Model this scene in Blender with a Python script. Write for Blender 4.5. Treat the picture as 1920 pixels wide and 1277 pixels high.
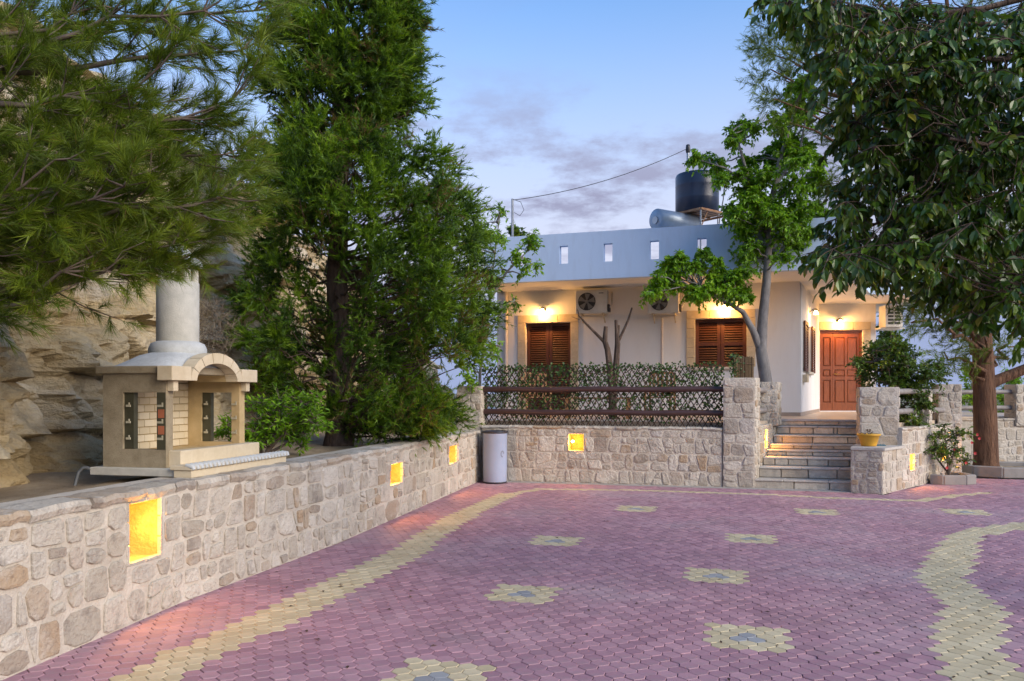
import bpy, math, random
import numpy as np
from mathutils import Vector, noise

SC = bpy.context.scene
COL = SC.collection
for o in list(bpy.data.objects):
    bpy.data.objects.remove(o)
R = math.radians
# ------------------------------------------------------------------ camera
FPX, HZ, EYE = 1480.0, 738.0, 1.6
cam = bpy.data.cameras.new('camera')
cam.sensor_width = 36.0
cam.lens = 36.0 * FPX / 1920
cam.shift_y = (HZ - 638.5) / 1920
cam.clip_start = 0.05
cam.clip_end = 6000
camo = bpy.data.objects.new('camera', cam)
camo.location = (0, 0, EYE)
camo.rotation_euler = (math.pi / 2, 0, 0)
COL.objects.link(camo)
SC.camera = camo
# ------------------------------------------------------------------ sky, sun, exposure
SUN_EL, SUN_AZ = 24.0, 128.0          # degrees; azimuth clockwise from +Y
W = bpy.data.worlds.new('World')
SC.world = W
W.use_nodes = True
nt = W.node_tree
N, L = nt.nodes, nt.links


def nd(t, **k):
    n = N.new(t)
    for a, b in k.items():
        setattr(n, a, b)
    return n


sky = nd('ShaderNodeTexSky', sky_type='NISHITA', sun_disc=False, sun_elevation=R(SUN_EL), sun_rotation=R(SUN_AZ),
         dust_density=0.6, ozone_density=3.0)
bg = N['Background']
bg.inputs[1].default_value = 0.15
tc = nd('ShaderNodeTexCoord')
sep = nd('ShaderNodeSeparateXYZ')
L.new(tc.outputs['Generated'], sep.inputs[0])
hz = nd('ShaderNodeMapRange', interpolation_type='SMOOTHSTEP')      # pale evening haze towards the horizon
hz.inputs['From Min'].default_value = 0.52
hz.inputs['From Max'].default_value = 0.12
hz.inputs['To Min'].default_value = 0.0
hz.inputs['To Max'].default_value = 0.97
L.new(sep.outputs['Z'], hz.inputs['Value'])
m1 = nd('ShaderNodeMix', data_type='RGBA')
L.new(hz.outputs[0], m1.inputs['Factor'])
tint = nd('ShaderNodeMix', data_type='RGBA', blend_type='MULTIPLY')
tint.inputs['Factor'].default_value = 1.0
L.new(sky.outputs[0], tint.inputs['A'])
tint.inputs['B'].default_value = (0.92, 1.18, 1.36, 1)
L.new(tint.outputs['Result'], m1.inputs['A'])
m1.inputs['B'].default_value = (3.25, 3.25, 3.9, 1)
# clouds: noise on a plane overhead
zz = nd('ShaderNodeMath', operation='ADD')
L.new(sep.outputs['Z'], zz.inputs[0]); zz.inputs[1].default_value = 0.10
dx = nd('ShaderNodeMath', operation='DIVIDE'); L.new(sep.outputs['X'], dx.inputs[0]); L.new(zz.outputs[0], dx.inputs[1])
dy = nd('ShaderNodeMath', operation='DIVIDE'); L.new(sep.outputs['Y'], dy.inputs[0]); L.new(zz.outputs[0], dy.inputs[1])
cb = nd('ShaderNodeCombineXYZ'); L.new(dx.outputs[0], cb.inputs[0]); L.new(dy.outputs[0], cb.inputs[1])
mp = nd('ShaderNodeMapping'); L.new(cb.outputs[0], mp.inputs[0])
mp.inputs['Location'].default_value = (0.9, 0.2, 0)
mp.inputs['Scale'].default_value = (1.0, 0.9, 1)
cn = nd('ShaderNodeTexNoise'); cn.inputs['Scale'].default_value = 1.9; cn.inputs['Detail'].default_value = 9; cn.inputs['Roughness'].default_value = 0.62
L.new(mp.outputs[0], cn.inputs['Vector'])
cr = nd('ShaderNodeMapRange', interpolation_type='SMOOTHSTEP')
cr.inputs['From Min'].default_value = 0.46; cr.inputs['From Max'].default_value = 0.62
L.new(cn.outputs[0], cr.inputs['Value'])
el = nd('ShaderNodeValToRGB')          # clouds lie low, thinning overhead
e = el.color_ramp.elements
e[0].position = 0.06; e[0].color = (0.25, 0.25, 0.25, 1)
e[1].position = 0.39; e[1].color = (0.06, 0.06, 0.06, 1)
q = e.new(0.24); q.color = (1, 1, 1, 1)
q = e.new(0.33); q.color = (0.6, 0.6, 0.6, 1)
L.new(sep.outputs['Z'], el.inputs[0])
cm = nd('ShaderNodeMath', operation='MULTIPLY'); L.new(cr.outputs[0], cm.inputs[0]); L.new(el.outputs[0], cm.inputs[1])
m2 = nd('ShaderNodeMix', data_type='RGBA')
L.new(cm.outputs[0], m2.inputs['Factor']); L.new(m1.outputs['Result'], m2.inputs['A'])
m2.inputs['B'].default_value = (1.6, 1.65, 2.4, 1)
lo = nd('ShaderNodeMapRange', interpolation_type='SMOOTHSTEP')      # bluer bank of evening air low on the horizon
lo.inputs['From Min'].default_value = 0.17; lo.inputs['From Max'].default_value = 0.06; lo.inputs['To Max'].default_value = 0.9
L.new(sep.outputs['Z'], lo.inputs['Value'])
m3 = nd('ShaderNodeMix', data_type='RGBA')
L.new(lo.outputs[0], m3.inputs['Factor']); L.new(m2.outputs['Result'], m3.inputs['A'])
m3.inputs['B'].default_value = (1.45, 1.8, 2.95, 1)
L.new(m3.outputs['Result'], bg.inputs[0])

sun = bpy.data.lights.new('sun', 'SUN')
sun.energy = 2.4
sun.angle = R(40)
sun.color = (1.0, 0.86, 0.70)
suno = bpy.data.objects.new('sun', sun)
COL.objects.link(suno)
sd = Vector((math.sin(R(SUN_AZ)) * math.cos(R(SUN_EL)), math.cos(R(SUN_AZ)) * math.cos(R(SUN_EL)), math.sin(R(SUN_EL))))
suno.rotation_euler = sd.to_track_quat('Z', 'Y').to_euler()
suno.location = sd * 60

vs = SC.view_settings
vs.view_transform = 'Standard'
vs.look = 'None'
vs.exposure = 0.62
vs.gamma = 1.0
vs.use_curve_mapping = False
SC.cycles.use_denoising = True
SC.cycles.max_bounces = 4
SC.cycles.diffuse_bounces = 2
SC.cycles.transparent_max_bounces = 6
SC.cycles.sample_clamp_indirect = 4.0
SC.cycles.use_adaptive_sampling = True
SC.cycles.adaptive_threshold = 0.02
SC.cycles.caustics_reflective = False
SC.cycles.caustics_refractive = False


# ------------------------------------------------------------------ helpers
def P(x, y, Y):
    return Vector(((x - 960) / FPX * Y, Y, EYE - (y - HZ) / FPX * Y))


def G(x, y):
    Y = FPX * EYE / (y - HZ)
    return Vector(((x - 960) / FPX * Y, Y, 0))


def gloc(o):
    v = Vector((0, 0, 0))
    while o is not None:
        v += o.location
        o = o.parent
    return v


def tag(o, label=None, cat=None, group=None, kind=None):
    if label: o['label'] = label
    if cat: o['category'] = cat
    if group: o['group'] = group
    if kind or cat: o['kind'] = kind or 'thing'
    return o


def thing(name, label, cat, loc=(0, 0, 0), group=None):
    o = bpy.data.objects.new(name, None)
    o.empty_display_size = 0.1
    COL.objects.link(o)
    o.location = loc
    return tag(o, label, cat, group)


class MB:
    def __init__(s):
        s.v = []; s.f = []; s.sm = []

    def add(s, vs_, fs, smooth=False):
        b = len(s.v)
        s.v += [tuple(p) for p in vs_]
        s.f += [tuple(i + b for i in q) for q in fs]
        s.sm += [smooth] * len(fs)
        return s

    def hexa(s, c):
        """8 corners: bottom 4 ccw then top 4"""
        return s.add(c, [(3, 2, 1, 0), (4, 5, 6, 7), (0, 1, 5, 4), (1, 2, 6, 5), (2, 3, 7, 6), (3, 0, 4, 7)])

    def box(s, x0, x1, y0, y1, z0, z1):
        return s.hexa([(x0, y0, z0), (x1, y0, z0), (x1, y1, z0), (x0, y1, z0), (x0, y0, z1), (x1, y0, z1), (x1, y1, z1), (x0, y1, z1)])

    def bbox(s, fr, a0, a1, b0, b1, c0, c1, bev=0.0):
        """box in a frame fr(a,b,c)->world, optionally with chamfered edges"""
        if bev <= 0:
            return s.hexa([fr(*p) for p in ((a0, b0, c0), (a1, b0, c0), (a1, b1, c0), (a0, b1, c0), (a0, b0, c1), (a1, b0, c1), (a1, b1, c1), (a0, b1, c1))])
        lo = (a0, b0, c0); hi = (a1, b1, c1)
        vs_ = []; idx = {}
        for sx in (0, 1):
            for sy in (0, 1):
                for sz in (0, 1):
                    S = (sx, sy, sz)
                    for ax in range(3):      # vertex lying on the face normal to ax
                        p = []
                        for k in range(3):
                            e_ = hi[k] if S[k] else lo[k]
                            p.append(e_ if k == ax else e_ + (-bev if S[k] else bev))
                        idx[(S, ax)] = len(vs_)
                        vs_.append(fr(*p))
        fs = []
        for ax in range(3):
            o1, o2 = (ax + 1) % 3, (ax + 2) % 3
            for sg in (0, 1):
                ring = []
                for (i, j) in ((0, 0), (1, 0), (1, 1), (0, 1)):
                    S = [0, 0, 0]; S[ax] = sg; S[o1] = i; S[o2] = j
                    ring.append(idx[(tuple(S), ax)])
                fs.append(tuple(ring) if sg else tuple(reversed(ring)))
        for ax in range(3):
            o1, o2 = (ax + 1) % 3, (ax + 2) % 3
            for i in (0, 1):
                for j in (0, 1):
                    S0 = [0, 0, 0]; S0[o1] = i; S0[o2] = j
                    S1 = list(S0); S1[ax] = 1
                    fs.append((idx[(tuple(S0), o1)], idx[(tuple(S1), o1)], idx[(tuple(S1), o2)], idx[(tuple(S0), o2)]))
        for k in range(8):
            S = (k >> 2 & 1, k >> 1 & 1, k & 1)
            fs.append((idx[(S, 0)], idx[(S, 1)], idx[(S, 2)]))
        return s.add(vs_, fs)

    def prism(s, poly, z0, z1, bottom=True):
        n = len(poly)
        vs_ = [(p[0], p[1], z0) for p in poly] + [(p[0], p[1], z1) for p in poly]
        fs = [(i, (i + 1) % n, n + (i + 1) % n, n + i) for i in range(n)] + [tuple(range(n, 2 * n))]
        if bottom: fs.append(tuple(reversed(range(n))))
        return s.add(vs_, fs)

    def tube(s, pts, rad, n=8, cap=True, smooth=True):
        pts = [Vector(p) for p in pts]
        m = len(pts)
        if not hasattr(rad, '__len__'): rad = [rad] * m
        b = []; prev = None
        for i in range(m):
            d = (pts[min(i + 1, m - 1)] - pts[max(i - 1, 0)])
            if d.length < 1e-9: d = Vector((0, 0, 1))
            d.normalize()
            if prev is None:
                u = d.orthogonal().normalized()
            else:
                u = prev - d * prev.dot(d)
                u = u.normalized() if u.length > 1e-6 else d.orthogonal().normalized()
            prev = u
            w = d.cross(u)
            for k in range(n):
                a = 2 * math.pi * k / n
                b.append(pts[i] + (u * math.cos(a) + w * math.sin(a)) * rad[i])
        fs = [(i * n + k, i * n + (k + 1) % n, (i + 1) * n + (k + 1) % n, (i + 1) * n + k) for i in range(m - 1) for k in range(n)]
        s.add(b, fs, smooth)
        if cap:
            s.add([b[k] for k in range(n)], [tuple(reversed(range(n)))])
            s.add([b[(m - 1) * n + k] for k in range(n)], [tuple(range(n))])
        return s

    def lathe(s, prof, c=(0, 0, 0), n=24, axis=None, smooth=True):
        """profile [(r, h)...] around axis (default z) from c"""
        c = Vector(c)
        ax = Vector(axis).normalized() if axis is not None else Vector((0, 0, 1))
        u = ax.orthogonal().normalized() if abs(ax.z) < .99 else Vector((1, 0, 0))
        w = ax.cross(u)
        vs_ = []
        for r, h in prof:
            for k in range(n):
                a = 2 * math.pi * k / n
                vs_.append(c + ax * h + (u * math.cos(a) + w * math.sin(a)) * r)
        m = len(prof)
        fs = [(i * n + k, i * n + (k + 1) % n, (i + 1) * n + (k + 1) % n, (i + 1) * n + k) for i in range(m - 1) for k in range(n)]
        s.add(vs_, fs, smooth)
        return s

    def build(s, name, mat, parent=None, loc=None):
        me = bpy.data.meshes.new(name)
        o = bpy.data.objects.new(name, me)
        if parent is not None:
            o.parent = parent
            off = gloc(parent)
        elif loc is not None:
            o.location = loc
            off = Vector(loc)
        else:
            off = Vector((0, 0, 0))
        me.from_pydata([(p[0] - off.x, p[1] - off.y, p[2] - off.z) for p in s.v], [], s.f)
        if any(s.sm):
            me.polygons.foreach_set('use_smooth', s.sm)
        me.materials.append(mat)
        me.update()
        COL.objects.link(o)
        return o


def npmesh(name, V, F, mat, parent=None, rnd=None, smooth=False):
    """fast mesh from arrays: V (n,3), F (m,3 or 4); rnd per-face attribute"""
    me = bpy.data.meshes.new(name)
    off = np.array(gloc(parent)) if parent is not None else np.zeros(3)
    V = np.asarray(V, dtype=np.float32) - off.astype(np.float32)
    F = np.asarray(F, dtype=np.int32)
    k = F.shape[1]
    me.vertices.add(len(V)); me.vertices.foreach_set('co', V.ravel())
    me.loops.add(F.size); me.loops.foreach_set('vertex_index', F.ravel())
    me.polygons.add(len(F))
    me.polygons.foreach_set('loop_start', np.arange(len(F), dtype=np.int32) * k)
    me.polygons.foreach_set('use_smooth', np.full(len(F), bool(smooth)))
    if rnd is not None:
        a = me.attributes.new('rnd', 'FLOAT', 'FACE')
        a.data.foreach_set('value', np.asarray(rnd, dtype=np.float32))
    me.update(calc_edges=True)
    me.validate()
    me.materials.append(mat)
    o = bpy.data.objects.new(name, me)
    if parent is not None: o.parent = parent
    COL.objects.link(o)
    return o


# ------------------------------------------------------------------ materials
def ramp(nt_, stops, interp='LINEAR'):
    r_ = nt_.nodes.new('ShaderNodeValToRGB')
    r_.color_ramp.interpolation = interp
    el_ = r_.color_ramp.elements
    el_[0].position = stops[0][0]; el_[0].color = (*stops[0][1], 1)
    el_[1].position = stops[-1][0]; el_[1].color = (*stops[-1][1], 1)
    for p, c in stops[1:-1]:
        q_ = el_.new(p); q_.color = (*c, 1)
    return r_


def mat(name, stops, rough=0.8, src='noise', scale=4.0, detail=6.0, stain=None, bump=None, metallic=0.0, coat=0.0,
        transl=0.0, spec=0.5, emit=None, coords='Object', stretch=None):
    """stops: colour or ramp stops. src: noise | object | attr. stain=(scale, strength, colour). bump=(scale, strength, distance)"""
    m = bpy.data.materials.new(name)
    m.use_nodes = True
    t = m.node_tree
    pr = t.nodes['Principled BSDF']
    pr.inputs['Roughness'].default_value = rough
    pr.inputs['Metallic'].default_value = metallic
    pr.inputs['Specular IOR Level'].default_value = spec
    pr.inputs['Coat Weight'].default_value = coat
    tcn = t.nodes.new('ShaderNodeTexCoord')
    vec = tcn.outputs[coords]
    if stretch:
        mpn = t.nodes.new('ShaderNodeMapping')
        mpn.inputs['Scale'].default_value = stretch
        t.links.new(vec, mpn.inputs[0])
        vec = mpn.outputs[0]

    def nz(sc, de=6.0, ro=0.6):
        n_ = t.nodes.new('ShaderNodeTexNoise')
        n_.inputs['Scale'].default_value = sc; n_.inputs['Detail'].default_value = de; n_.inputs['Roughness'].default_value = ro
        t.links.new(vec, n_.inputs['Vector'])
        return n_.outputs[0]
    if isinstance(stops[0], (int, float)):
        c = stops
        stops = [(0.3, tuple(x * 0.82 for x in c)), (0.7, tuple(min(1, x * 1.12) for x in c))]
    rp = ramp(t, stops)
    if src == 'noise':
        t.links.new(nz(scale, detail), rp.inputs[0])
    elif src == 'object':
        oi = t.nodes.new('ShaderNodeObjectInfo')
        t.links.new(oi.outputs['Random'], rp.inputs[0])
    else:
        at = t.nodes.new('ShaderNodeAttribute'); at.attribute_name = 'rnd'
        t.links.new(at.outputs['Fac'], rp.inputs[0])
    col = rp.outputs[0]
    for st in (stain or []):
        sc, stg, cc = st[:3]
        lo, hi = st[3:] if len(st) > 3 else (0.45, 0.7)
        mr = t.nodes.new('ShaderNodeMapRange')
        mr.inputs['From Min'].default_value = lo; mr.inputs['From Max'].default_value = hi; mr.inputs['To Max'].default_value = stg
        t.links.new(nz(sc, 8.0, 0.65), mr.inputs['Value'])
        mx = t.nodes.new('ShaderNodeMix'); mx.data_type = 'RGBA'
        t.links.new(mr.outputs[0], mx.inputs['Factor']); t.links.new(col, mx.inputs['A'])
        mx.inputs['B'].default_value = (*cc, 1)
        col = mx.outputs['Result']
    t.links.new(col, pr.inputs['Base Color'])
    if bump:
        bs, bstr, bd = bump
        bn = t.nodes.new('ShaderNodeBump')
        bn.inputs['Strength'].default_value = bstr; bn.inputs['Distance'].default_value = bd
        t.links.new(nz(bs, 8.0, 0.65), bn.inputs['Height'])
        t.links.new(bn.outputs[0], pr.inputs['Normal'])
    if emit:
        pr.inputs['Emission Color'].default_value = (*emit[0], 1)
        pr.inputs['Emission Strength'].default_value = emit[1]
    if transl > 0:
        tr = t.nodes.new('ShaderNodeBsdfTranslucent')
        t.links.new(col, tr.inputs['Color'])
        ms = t.nodes.new('ShaderNodeMixShader'); ms.inputs[0].default_value = transl
        out = t.nodes['Material Output']
        t.links.new(pr.outputs[0], ms.inputs[1]); t.links.new(tr.outputs[0], ms.inputs[2]); t.links.new(ms.outputs[0], out.inputs[0])
    return m


M = {}
M['mortar'] = mat('mortar', [(0.3, (0.52, 0.455, 0.37)), (0.7, (0.69, 0.615, 0.515))], 0.95, scale=5, stain=[(2.2, 0.4, (0.42, 0.355, 0.29)), (30, 0.4, (0.30, 0.26, 0.22), .55, .75)], bump=(38, 0.9, 0.02))
STONES = [(0.0, (0.42, 0.365, 0.29)), (0.2, (0.59, 0.525, 0.435)), (0.42, (0.50, 0.44, 0.355)), (0.6, (0.65, 0.585, 0.49)), (0.76, (0.47, 0.405, 0.32)),
          (0.85, (0.46, 0.33, 0.21)), (0.9, (0.38, 0.33, 0.275)), (0.95, (0.46, 0.36, 0.26)), (1.0, (0.56, 0.51, 0.45))]
M['stone'] = mat('stone', STONES, 0.9, src='object', stain=[(4.5, 0.55, (0.62, 0.575, 0.51), .5, .7), (6, 0.75, (0.21, 0.175, 0.145), .53, .72), (1.7, .45, (.36, .30, .235), .52, .7), (38, 0.5, (0.20, 0.165, 0.13), .54, .70)], bump=(24, 1.0, 0.028))
M['pale_stone'] = mat('pale_stone', [(0, (0.50, 0.46, 0.40)), (1, (0.62, 0.58, 0.52))], 0.9, src='object', stain=[(5, 0.5, (0.35, 0.31, 0.26)), (40, .3, (.3, .26, .22))], bump=(22, 0.8, 0.015))
M['step_stone'] = mat('step_stone', [(0, (0.45, 0.40, 0.32)), (0.4, (0.62, 0.54, 0.43)), (0.7, (0.53, 0.43, 0.31)), (1, (0.66, 0.60, 0.50))], 0.88, src='object', stain=[(8, 0.6, (0.22, 0.19, 0.16)), (40, .3, (.25, .2, .16))], bump=(30, 0.7, 0.012))
M['flag'] = mat('flag', [(0.3, (0.32, 0.31, 0.31)), (0.7, (0.50, 0.48, 0.46))], 0.85, scale=6, bump=(30, 0.6, 0.01))
PINK = [(0.0, (0.33, 0.17, 0.205)), (0.5, (0.405, 0.215, 0.25)), (1.0, (0.48, 0.265, 0.295))]
YELL = [(0.0, (0.53, 0.43, 0.25)), (1.0, (0.67, 0.56, 0.35))]
GREY = [(0.0, (0.27, 0.27, 0.275)), (1.0, (0.35, 0.35, 0.345))]
PST = [(1.3, 0.6, (0.27, 0.17, 0.18), .48, .72), (0.45, 0.55, (0.50, 0.40, 0.40), .5, .7), (9, .35, (.25, .16, .165), .55, .75), (60, 0.3, (0.2, 0.12, 0.125), .55, .75)]
YST = [(1.3, 0.45, (0.38, 0.31, 0.20)), (9, .35, (.35, .28, .18), .55, .75), (60, 0.3, (0.28, 0.22, 0.15), .55, .75)]
for nm_, st_, sn_ in (('pink', PINK, PST), ('yellow', YELL, YST), ('grey', GREY, None)):
    M['paver_' + nm_] = mat('paver_' + nm_, st_, 0.72, src='object', stain=sn_, bump=(120, 0.35, 0.004), coords='Generated' if False else 'Object')
    M['field_' + nm_] = mat('field_' + nm_, st_, 0.72, src='attr', stain=sn_, bump=(120, 0.35, 0.004))
M['joint'] = mat('joint', (0.11, 0.08, 0.08), 0.95, scale=20)
M['concrete'] = mat('concrete', [(0.3, (0.33, 0.30, 0.27)), (0.7, (0.47, 0.43, 0.39))], 0.9, scale=6, stain=[(3, .4, (.25, .22, .2))], bump=(50, 0.5, 0.006))
M['curb'] = mat('curb', [(0.3, (0.24, 0.22, 0.20)), (0.7, (0.35, 0.32, 0.29))], 0.9, scale=6, stain=[(3, .5, (.18, .16, .14))], bump=(50, 0.5, 0.006))
M['soil'] = mat('soil', [(0.3, (0.25, 0.18, 0.11)), (0.7, (0.46, 0.36, 0.24))], 1.0, scale=3, detail=10, bump=(14, 1.0, 0.05))
M['terrain'] = mat('terrain', [(0.3, (0.12, 0.11, 0.06)), (0.7, (0.24, 0.20, 0.12))], 1.0, scale=0.05, detail=10)
M['cliff'] = mat('cliff', [(0.25, (0.36, 0.245, 0.12)), (0.42, (0.60, 0.45, 0.24)), (0.58, (0.72, 0.59, 0.39)), (0.75, (0.76, 0.68, 0.53))], 0.95, scale=0.75, detail=9,
                 stain=[(1.6, 0.55, (0.24, 0.17, 0.10), .54, .68), (9, 0.45, (0.30, 0.21, 0.12), .54, .7), (0.9, .6, (0.64, 0.58, 0.48), .55, .66)], bump=(12, 1.0, 0.10), stretch=(1, 1, 1.8))
M['niche'] = mat('niche', [(0.3, (0.36, 0.22, 0.085)), (0.7, (0.52, 0.34, 0.14))], 0.95, scale=9, stain=[(20, .5, (.25, .14, .05), .5, .7)], bump=(30, 1.0, 0.02))  # mortar recess; the lamp's amber glow is mixed into this ochre colour
M['plaster'] = mat('plaster', [(0.3, (0.70, 0.69, 0.69)), (0.7, (0.80, 0.79, 0.79))], 0.85, scale=1.2, stain=[(2.2, .35, (.60, .57, .56), .5, .75), (9, .25, (.58, .55, .53), .55, .75)], bump=(70, 0.3, 0.004), stretch=(1, 1, .22))
M['parapet'] = mat('parapet', [(0.3, (0.49, 0.62, 0.82)), (0.7, (0.55, 0.68, 0.87))], 0.85, scale=0.9, stain=[(2.5, .4, (.36, .44, .58), .5, .75), (9, .25, (.36, .43, .55), .55, .75)], bump=(60, 0.3, 0.004), stretch=(1, 1, .25))
M['tile'] = mat('tile', (0.55, 0.44, 0.33), 0.45, scale=5)
M['skirting'] = mat('skirting', (0.35, 0.28, 0.23), 0.5, scale=5)
M['surround'] = mat('surround', [(0.3, (0.52, 0.42, 0.28)), (0.7, (0.64, 0.53, 0.37))], 0.85, scale=9, stain=[(30, .3, (.38, .3, .2))], bump=(45, 0.5, 0.006))
M['shutter'] = mat('shutter', [(0.3, (0.060, 0.019, 0.012)), (0.7, (0.105, 0.034, 0.018))], 0.5, scale=12, stretch=(1, 1, 6))
M['door'] = mat('door', [(0.3, (0.18, 0.048, 0.015)), (0.7, (0.29, 0.080, 0.024))], 0.38, scale=9, stretch=(4, 4, 0.6), coat=0.2)
M['brass'] = mat('brass', (0.5, 0.35, 0.12), 0.3, metallic=1.0)
M['rail'] = mat('rail', [(0.3, (0.045, 0.022, 0.020)), (0.7, (0.085, 0.042, 0.036))], 0.45, scale=8, stretch=(.4, .4, 3))
M['grey_rail'] = mat('grey_rail', [(0.3, (0.20, 0.175, 0.165)), (0.7, (0.33, 0.30, 0.28))], 0.6, scale=8)
M['slat'] = mat('slat', [(0.0, (0.035, 0.020, 0.015)), (1.0, (0.085, 0.05, 0.035))], 0.8, src='object')
M['reed'] = mat('reed', [(0.0, (0.05, 0.03, 0.015)), (1.0, (0.17, 0.11, 0.05))], 0.85, src='attr')
M['metal_dark'] = mat('metal_dark', (0.05, 0.05, 0.055), 0.45, metallic=0.6)
M['iron'] = mat('iron', (0.10, 0.095, 0.06), 0.5, metallic=0.5, scale=12)
M['iron_tooth'] = mat('iron_tooth', (0.55, 0.50, 0.36), 0.5, metallic=0.3)
M['galv'] = mat('galv', (0.30, 0.32, 0.35), 0.4, metallic=0.7, scale=6)
M['rust'] = mat('rust', [(0.3, (0.32, 0.14, 0.06)), (0.7, (0.48, 0.26, 0.13))], 0.8, scale=7)
M['tank'] = mat('tank', [(0.3, (0.010, 0.018, 0.042)), (0.7, (0.018, 0.030, 0.062))], 0.32, scale=3, stain=[(6, .3, (.06, .075, .1), .6, .8)])
M['heater'] = mat('heater', (0.30, 0.36, 0.43), 0.35, metallic=0.3)
M['ac'] = mat('ac', (0.66, 0.65, 0.62), 0.5, scale=3)
M['ac_dark'] = mat('ac_dark', (0.035, 0.035, 0.04), 0.6)
M['ac_fan'] = mat('ac_fan', (0.20, 0.20, 0.20), 0.5)
M['bin'] = mat('bin', [(0.3, (0.30, 0.36, 0.50)), (0.7, (0.35, 0.41, 0.56))], 0.28, scale=2, stain=[(9, .25, (.3, .32, .42), .55, .75)])
M['bin_rim'] = mat('bin_rim', (0.03, 0.032, 0.045), 0.4)
M['bin_mark'] = mat('bin_mark', (0.20, 0.22, 0.28), 0.5)
M['bbq_stucco'] = mat('bbq_stucco', [(0.3, (0.27, 0.215, 0.135)), (0.7, (0.39, 0.32, 0.215))], 0.95, scale=10, stain=[(60, .5, (.2, .16, .1), .5, .7)], bump=(110, 0.8, 0.006))
M['bbq_cream'] = mat('bbq_cream', [(0.3, (0.60, 0.49, 0.32)), (0.7, (0.70, 0.59, 0.42))], 0.85, scale=7, stain=[(30, .25, (.5, .4, .27))], bump=(70, 0.4, 0.004))
M['bbq_brick'] = mat('bbq_brick', [(0, (0.64, 0.53, 0.35)), (1, (0.78, 0.67, 0.48))], 0.85, src='object', bump=(70, 0.4, 0.004))
M['bbq_ochre'] = mat('bbq_ochre', [(0.3, (0.49, 0.35, 0.16)), (0.7, (0.60, 0.44, 0.23))], 0.9, scale=7, stain=[(4, .4, (.25, .18, .1), .52, .72)], bump=(70, 0.4, 0.004))
M['bbq_grey'] = mat('bbq_grey', [(0.3, (0.47, 0.48, 0.47)), (0.7, (0.60, 0.61, 0.60))], 0.9, scale=9, stain=[(30, .35, (.38, .38, .36))], bump=(80, 0.8, 0.006))
M['bbq_rim'] = mat('bbq_rim', [(0.3, (0.46, 0.44, 0.38)), (0.7, (0.58, 0.55, 0.48))], 0.9, scale=12, bump=(80, 0.7, 0.006))
M['terracotta'] = mat('terracotta', (0.42, 0.13, 0.06), 0.8)
M['pot'] = mat('pot', (0.72, 0.38, 0.035), 0.4, scale=3)
M['rag'] = mat('rag', (0.03, 0.16, 0.22), 0.9)
M['wood'] = mat('wood', [(0.3, (0.26, 0.12, 0.045)), (0.7, (0.42, 0.22, 0.09))], 0.55, scale=8, stretch=(.5, .5, 4))
M['bark'] = mat('bark', [(0.3, (0.055, 0.035, 0.026)), (0.7, (0.17, 0.115, 0.085))], 1.0, scale=9, stretch=(1.6, 1.6, .35), bump=(16, 1.0, 0.06))
M['bark_red'] = mat('bark_red', [(0.3, (0.085, 0.042, 0.024)), (0.7, (0.26, 0.135, 0.075))], 1.0, scale=9, stretch=(1.8, 1.8, .3), bump=(11, 1.0, 0.12))
M['bark_grey'] = mat('bark_grey', [(0.3, (0.15, 0.14, 0.135)), (0.7, (0.28, 0.26, 0.25))], 0.95, scale=9, stretch=(1, 1, .5), bump=(20, 0.7, 0.02))
M['twig'] = mat('twig', [(0.3, (0.09, 0.065, 0.05)), (0.7, (0.20, 0.15, 0.12))], 0.95, scale=9)
M['dry'] = mat('dry', [(0.0, (0.10, 0.075, 0.055)), (1.0, (0.22, 0.17, 0.12))], 0.95, src='attr')
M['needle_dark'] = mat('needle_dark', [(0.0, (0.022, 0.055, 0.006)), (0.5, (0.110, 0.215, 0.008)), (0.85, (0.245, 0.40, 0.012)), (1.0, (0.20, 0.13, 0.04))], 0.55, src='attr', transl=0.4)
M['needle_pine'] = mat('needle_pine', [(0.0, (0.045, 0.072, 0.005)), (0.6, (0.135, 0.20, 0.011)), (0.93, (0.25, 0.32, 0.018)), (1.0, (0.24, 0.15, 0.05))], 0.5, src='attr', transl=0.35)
M['leaf_lime'] = mat('leaf_lime', [(0.0, (0.09, 0.19, 0.008)), (0.6, (0.21, 0.42, 0.014)), (1.0, (0.35, 0.55, 0.025))], 0.45, src='attr', transl=0.42)
M['leaf_glossy'] = mat('leaf_glossy', [(0.0, (0.026, 0.055, 0.008)), (0.55, (0.075, 0.145, 0.012)), (0.9, (0.16, 0.24, 0.018)), (1.0, (0.26, 0.20, 0.03))], 0.3, src='attr', transl=0.28)
M['leaf_glossy_one'] = mat('leaf_glossy_one', [(0.0, (0.026, 0.055, 0.008)), (0.55, (0.075, 0.145, 0.012)), (0.9, (0.16, 0.24, 0.018)), (1.0, (0.26, 0.20, 0.03))], 0.3, src='object', transl=0.28)
M['leaf_shrub'] = mat('leaf_shrub', [(0.0, (0.035, 0.075, 0.008)), (0.7, (0.115, 0.21, 0.014)), (1.0, (0.27, 0.30, 0.025))], 0.42, src='attr', transl=0.25)
M['leaf_ivy'] = mat('leaf_ivy', [(0.0, (0.018, 0.045, 0.010)), (1.0, (0.07, 0.15, 0.018))], 0.5, src='attr', transl=0.2)
M['flower'] = mat('flower', (0.45, 0.03, 0.03), 0.6)
M['litter'] = mat('litter', [(0, (0.035, 0.018, 0.012)), (1, (0.11, 0.06, 0.035))], 0.9, src='attr')
M['glass_lit'] = mat('glass_lit', (1.0, 0.8, 0.5), 0.4, emit=((1.0, 0.62, 0.22), 22.0))
M['bulb'] = mat('bulb', (1.0, 0.8, 0.5), 0.4, emit=((1.0, 0.70, 0.26), 30.0))
M['white_pipe'] = mat('white_pipe', (0.62, 0.58, 0.55), 0.5)
M['hose'] = mat('hose', (0.11, 0.115, 0.12), 0.6)

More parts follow.
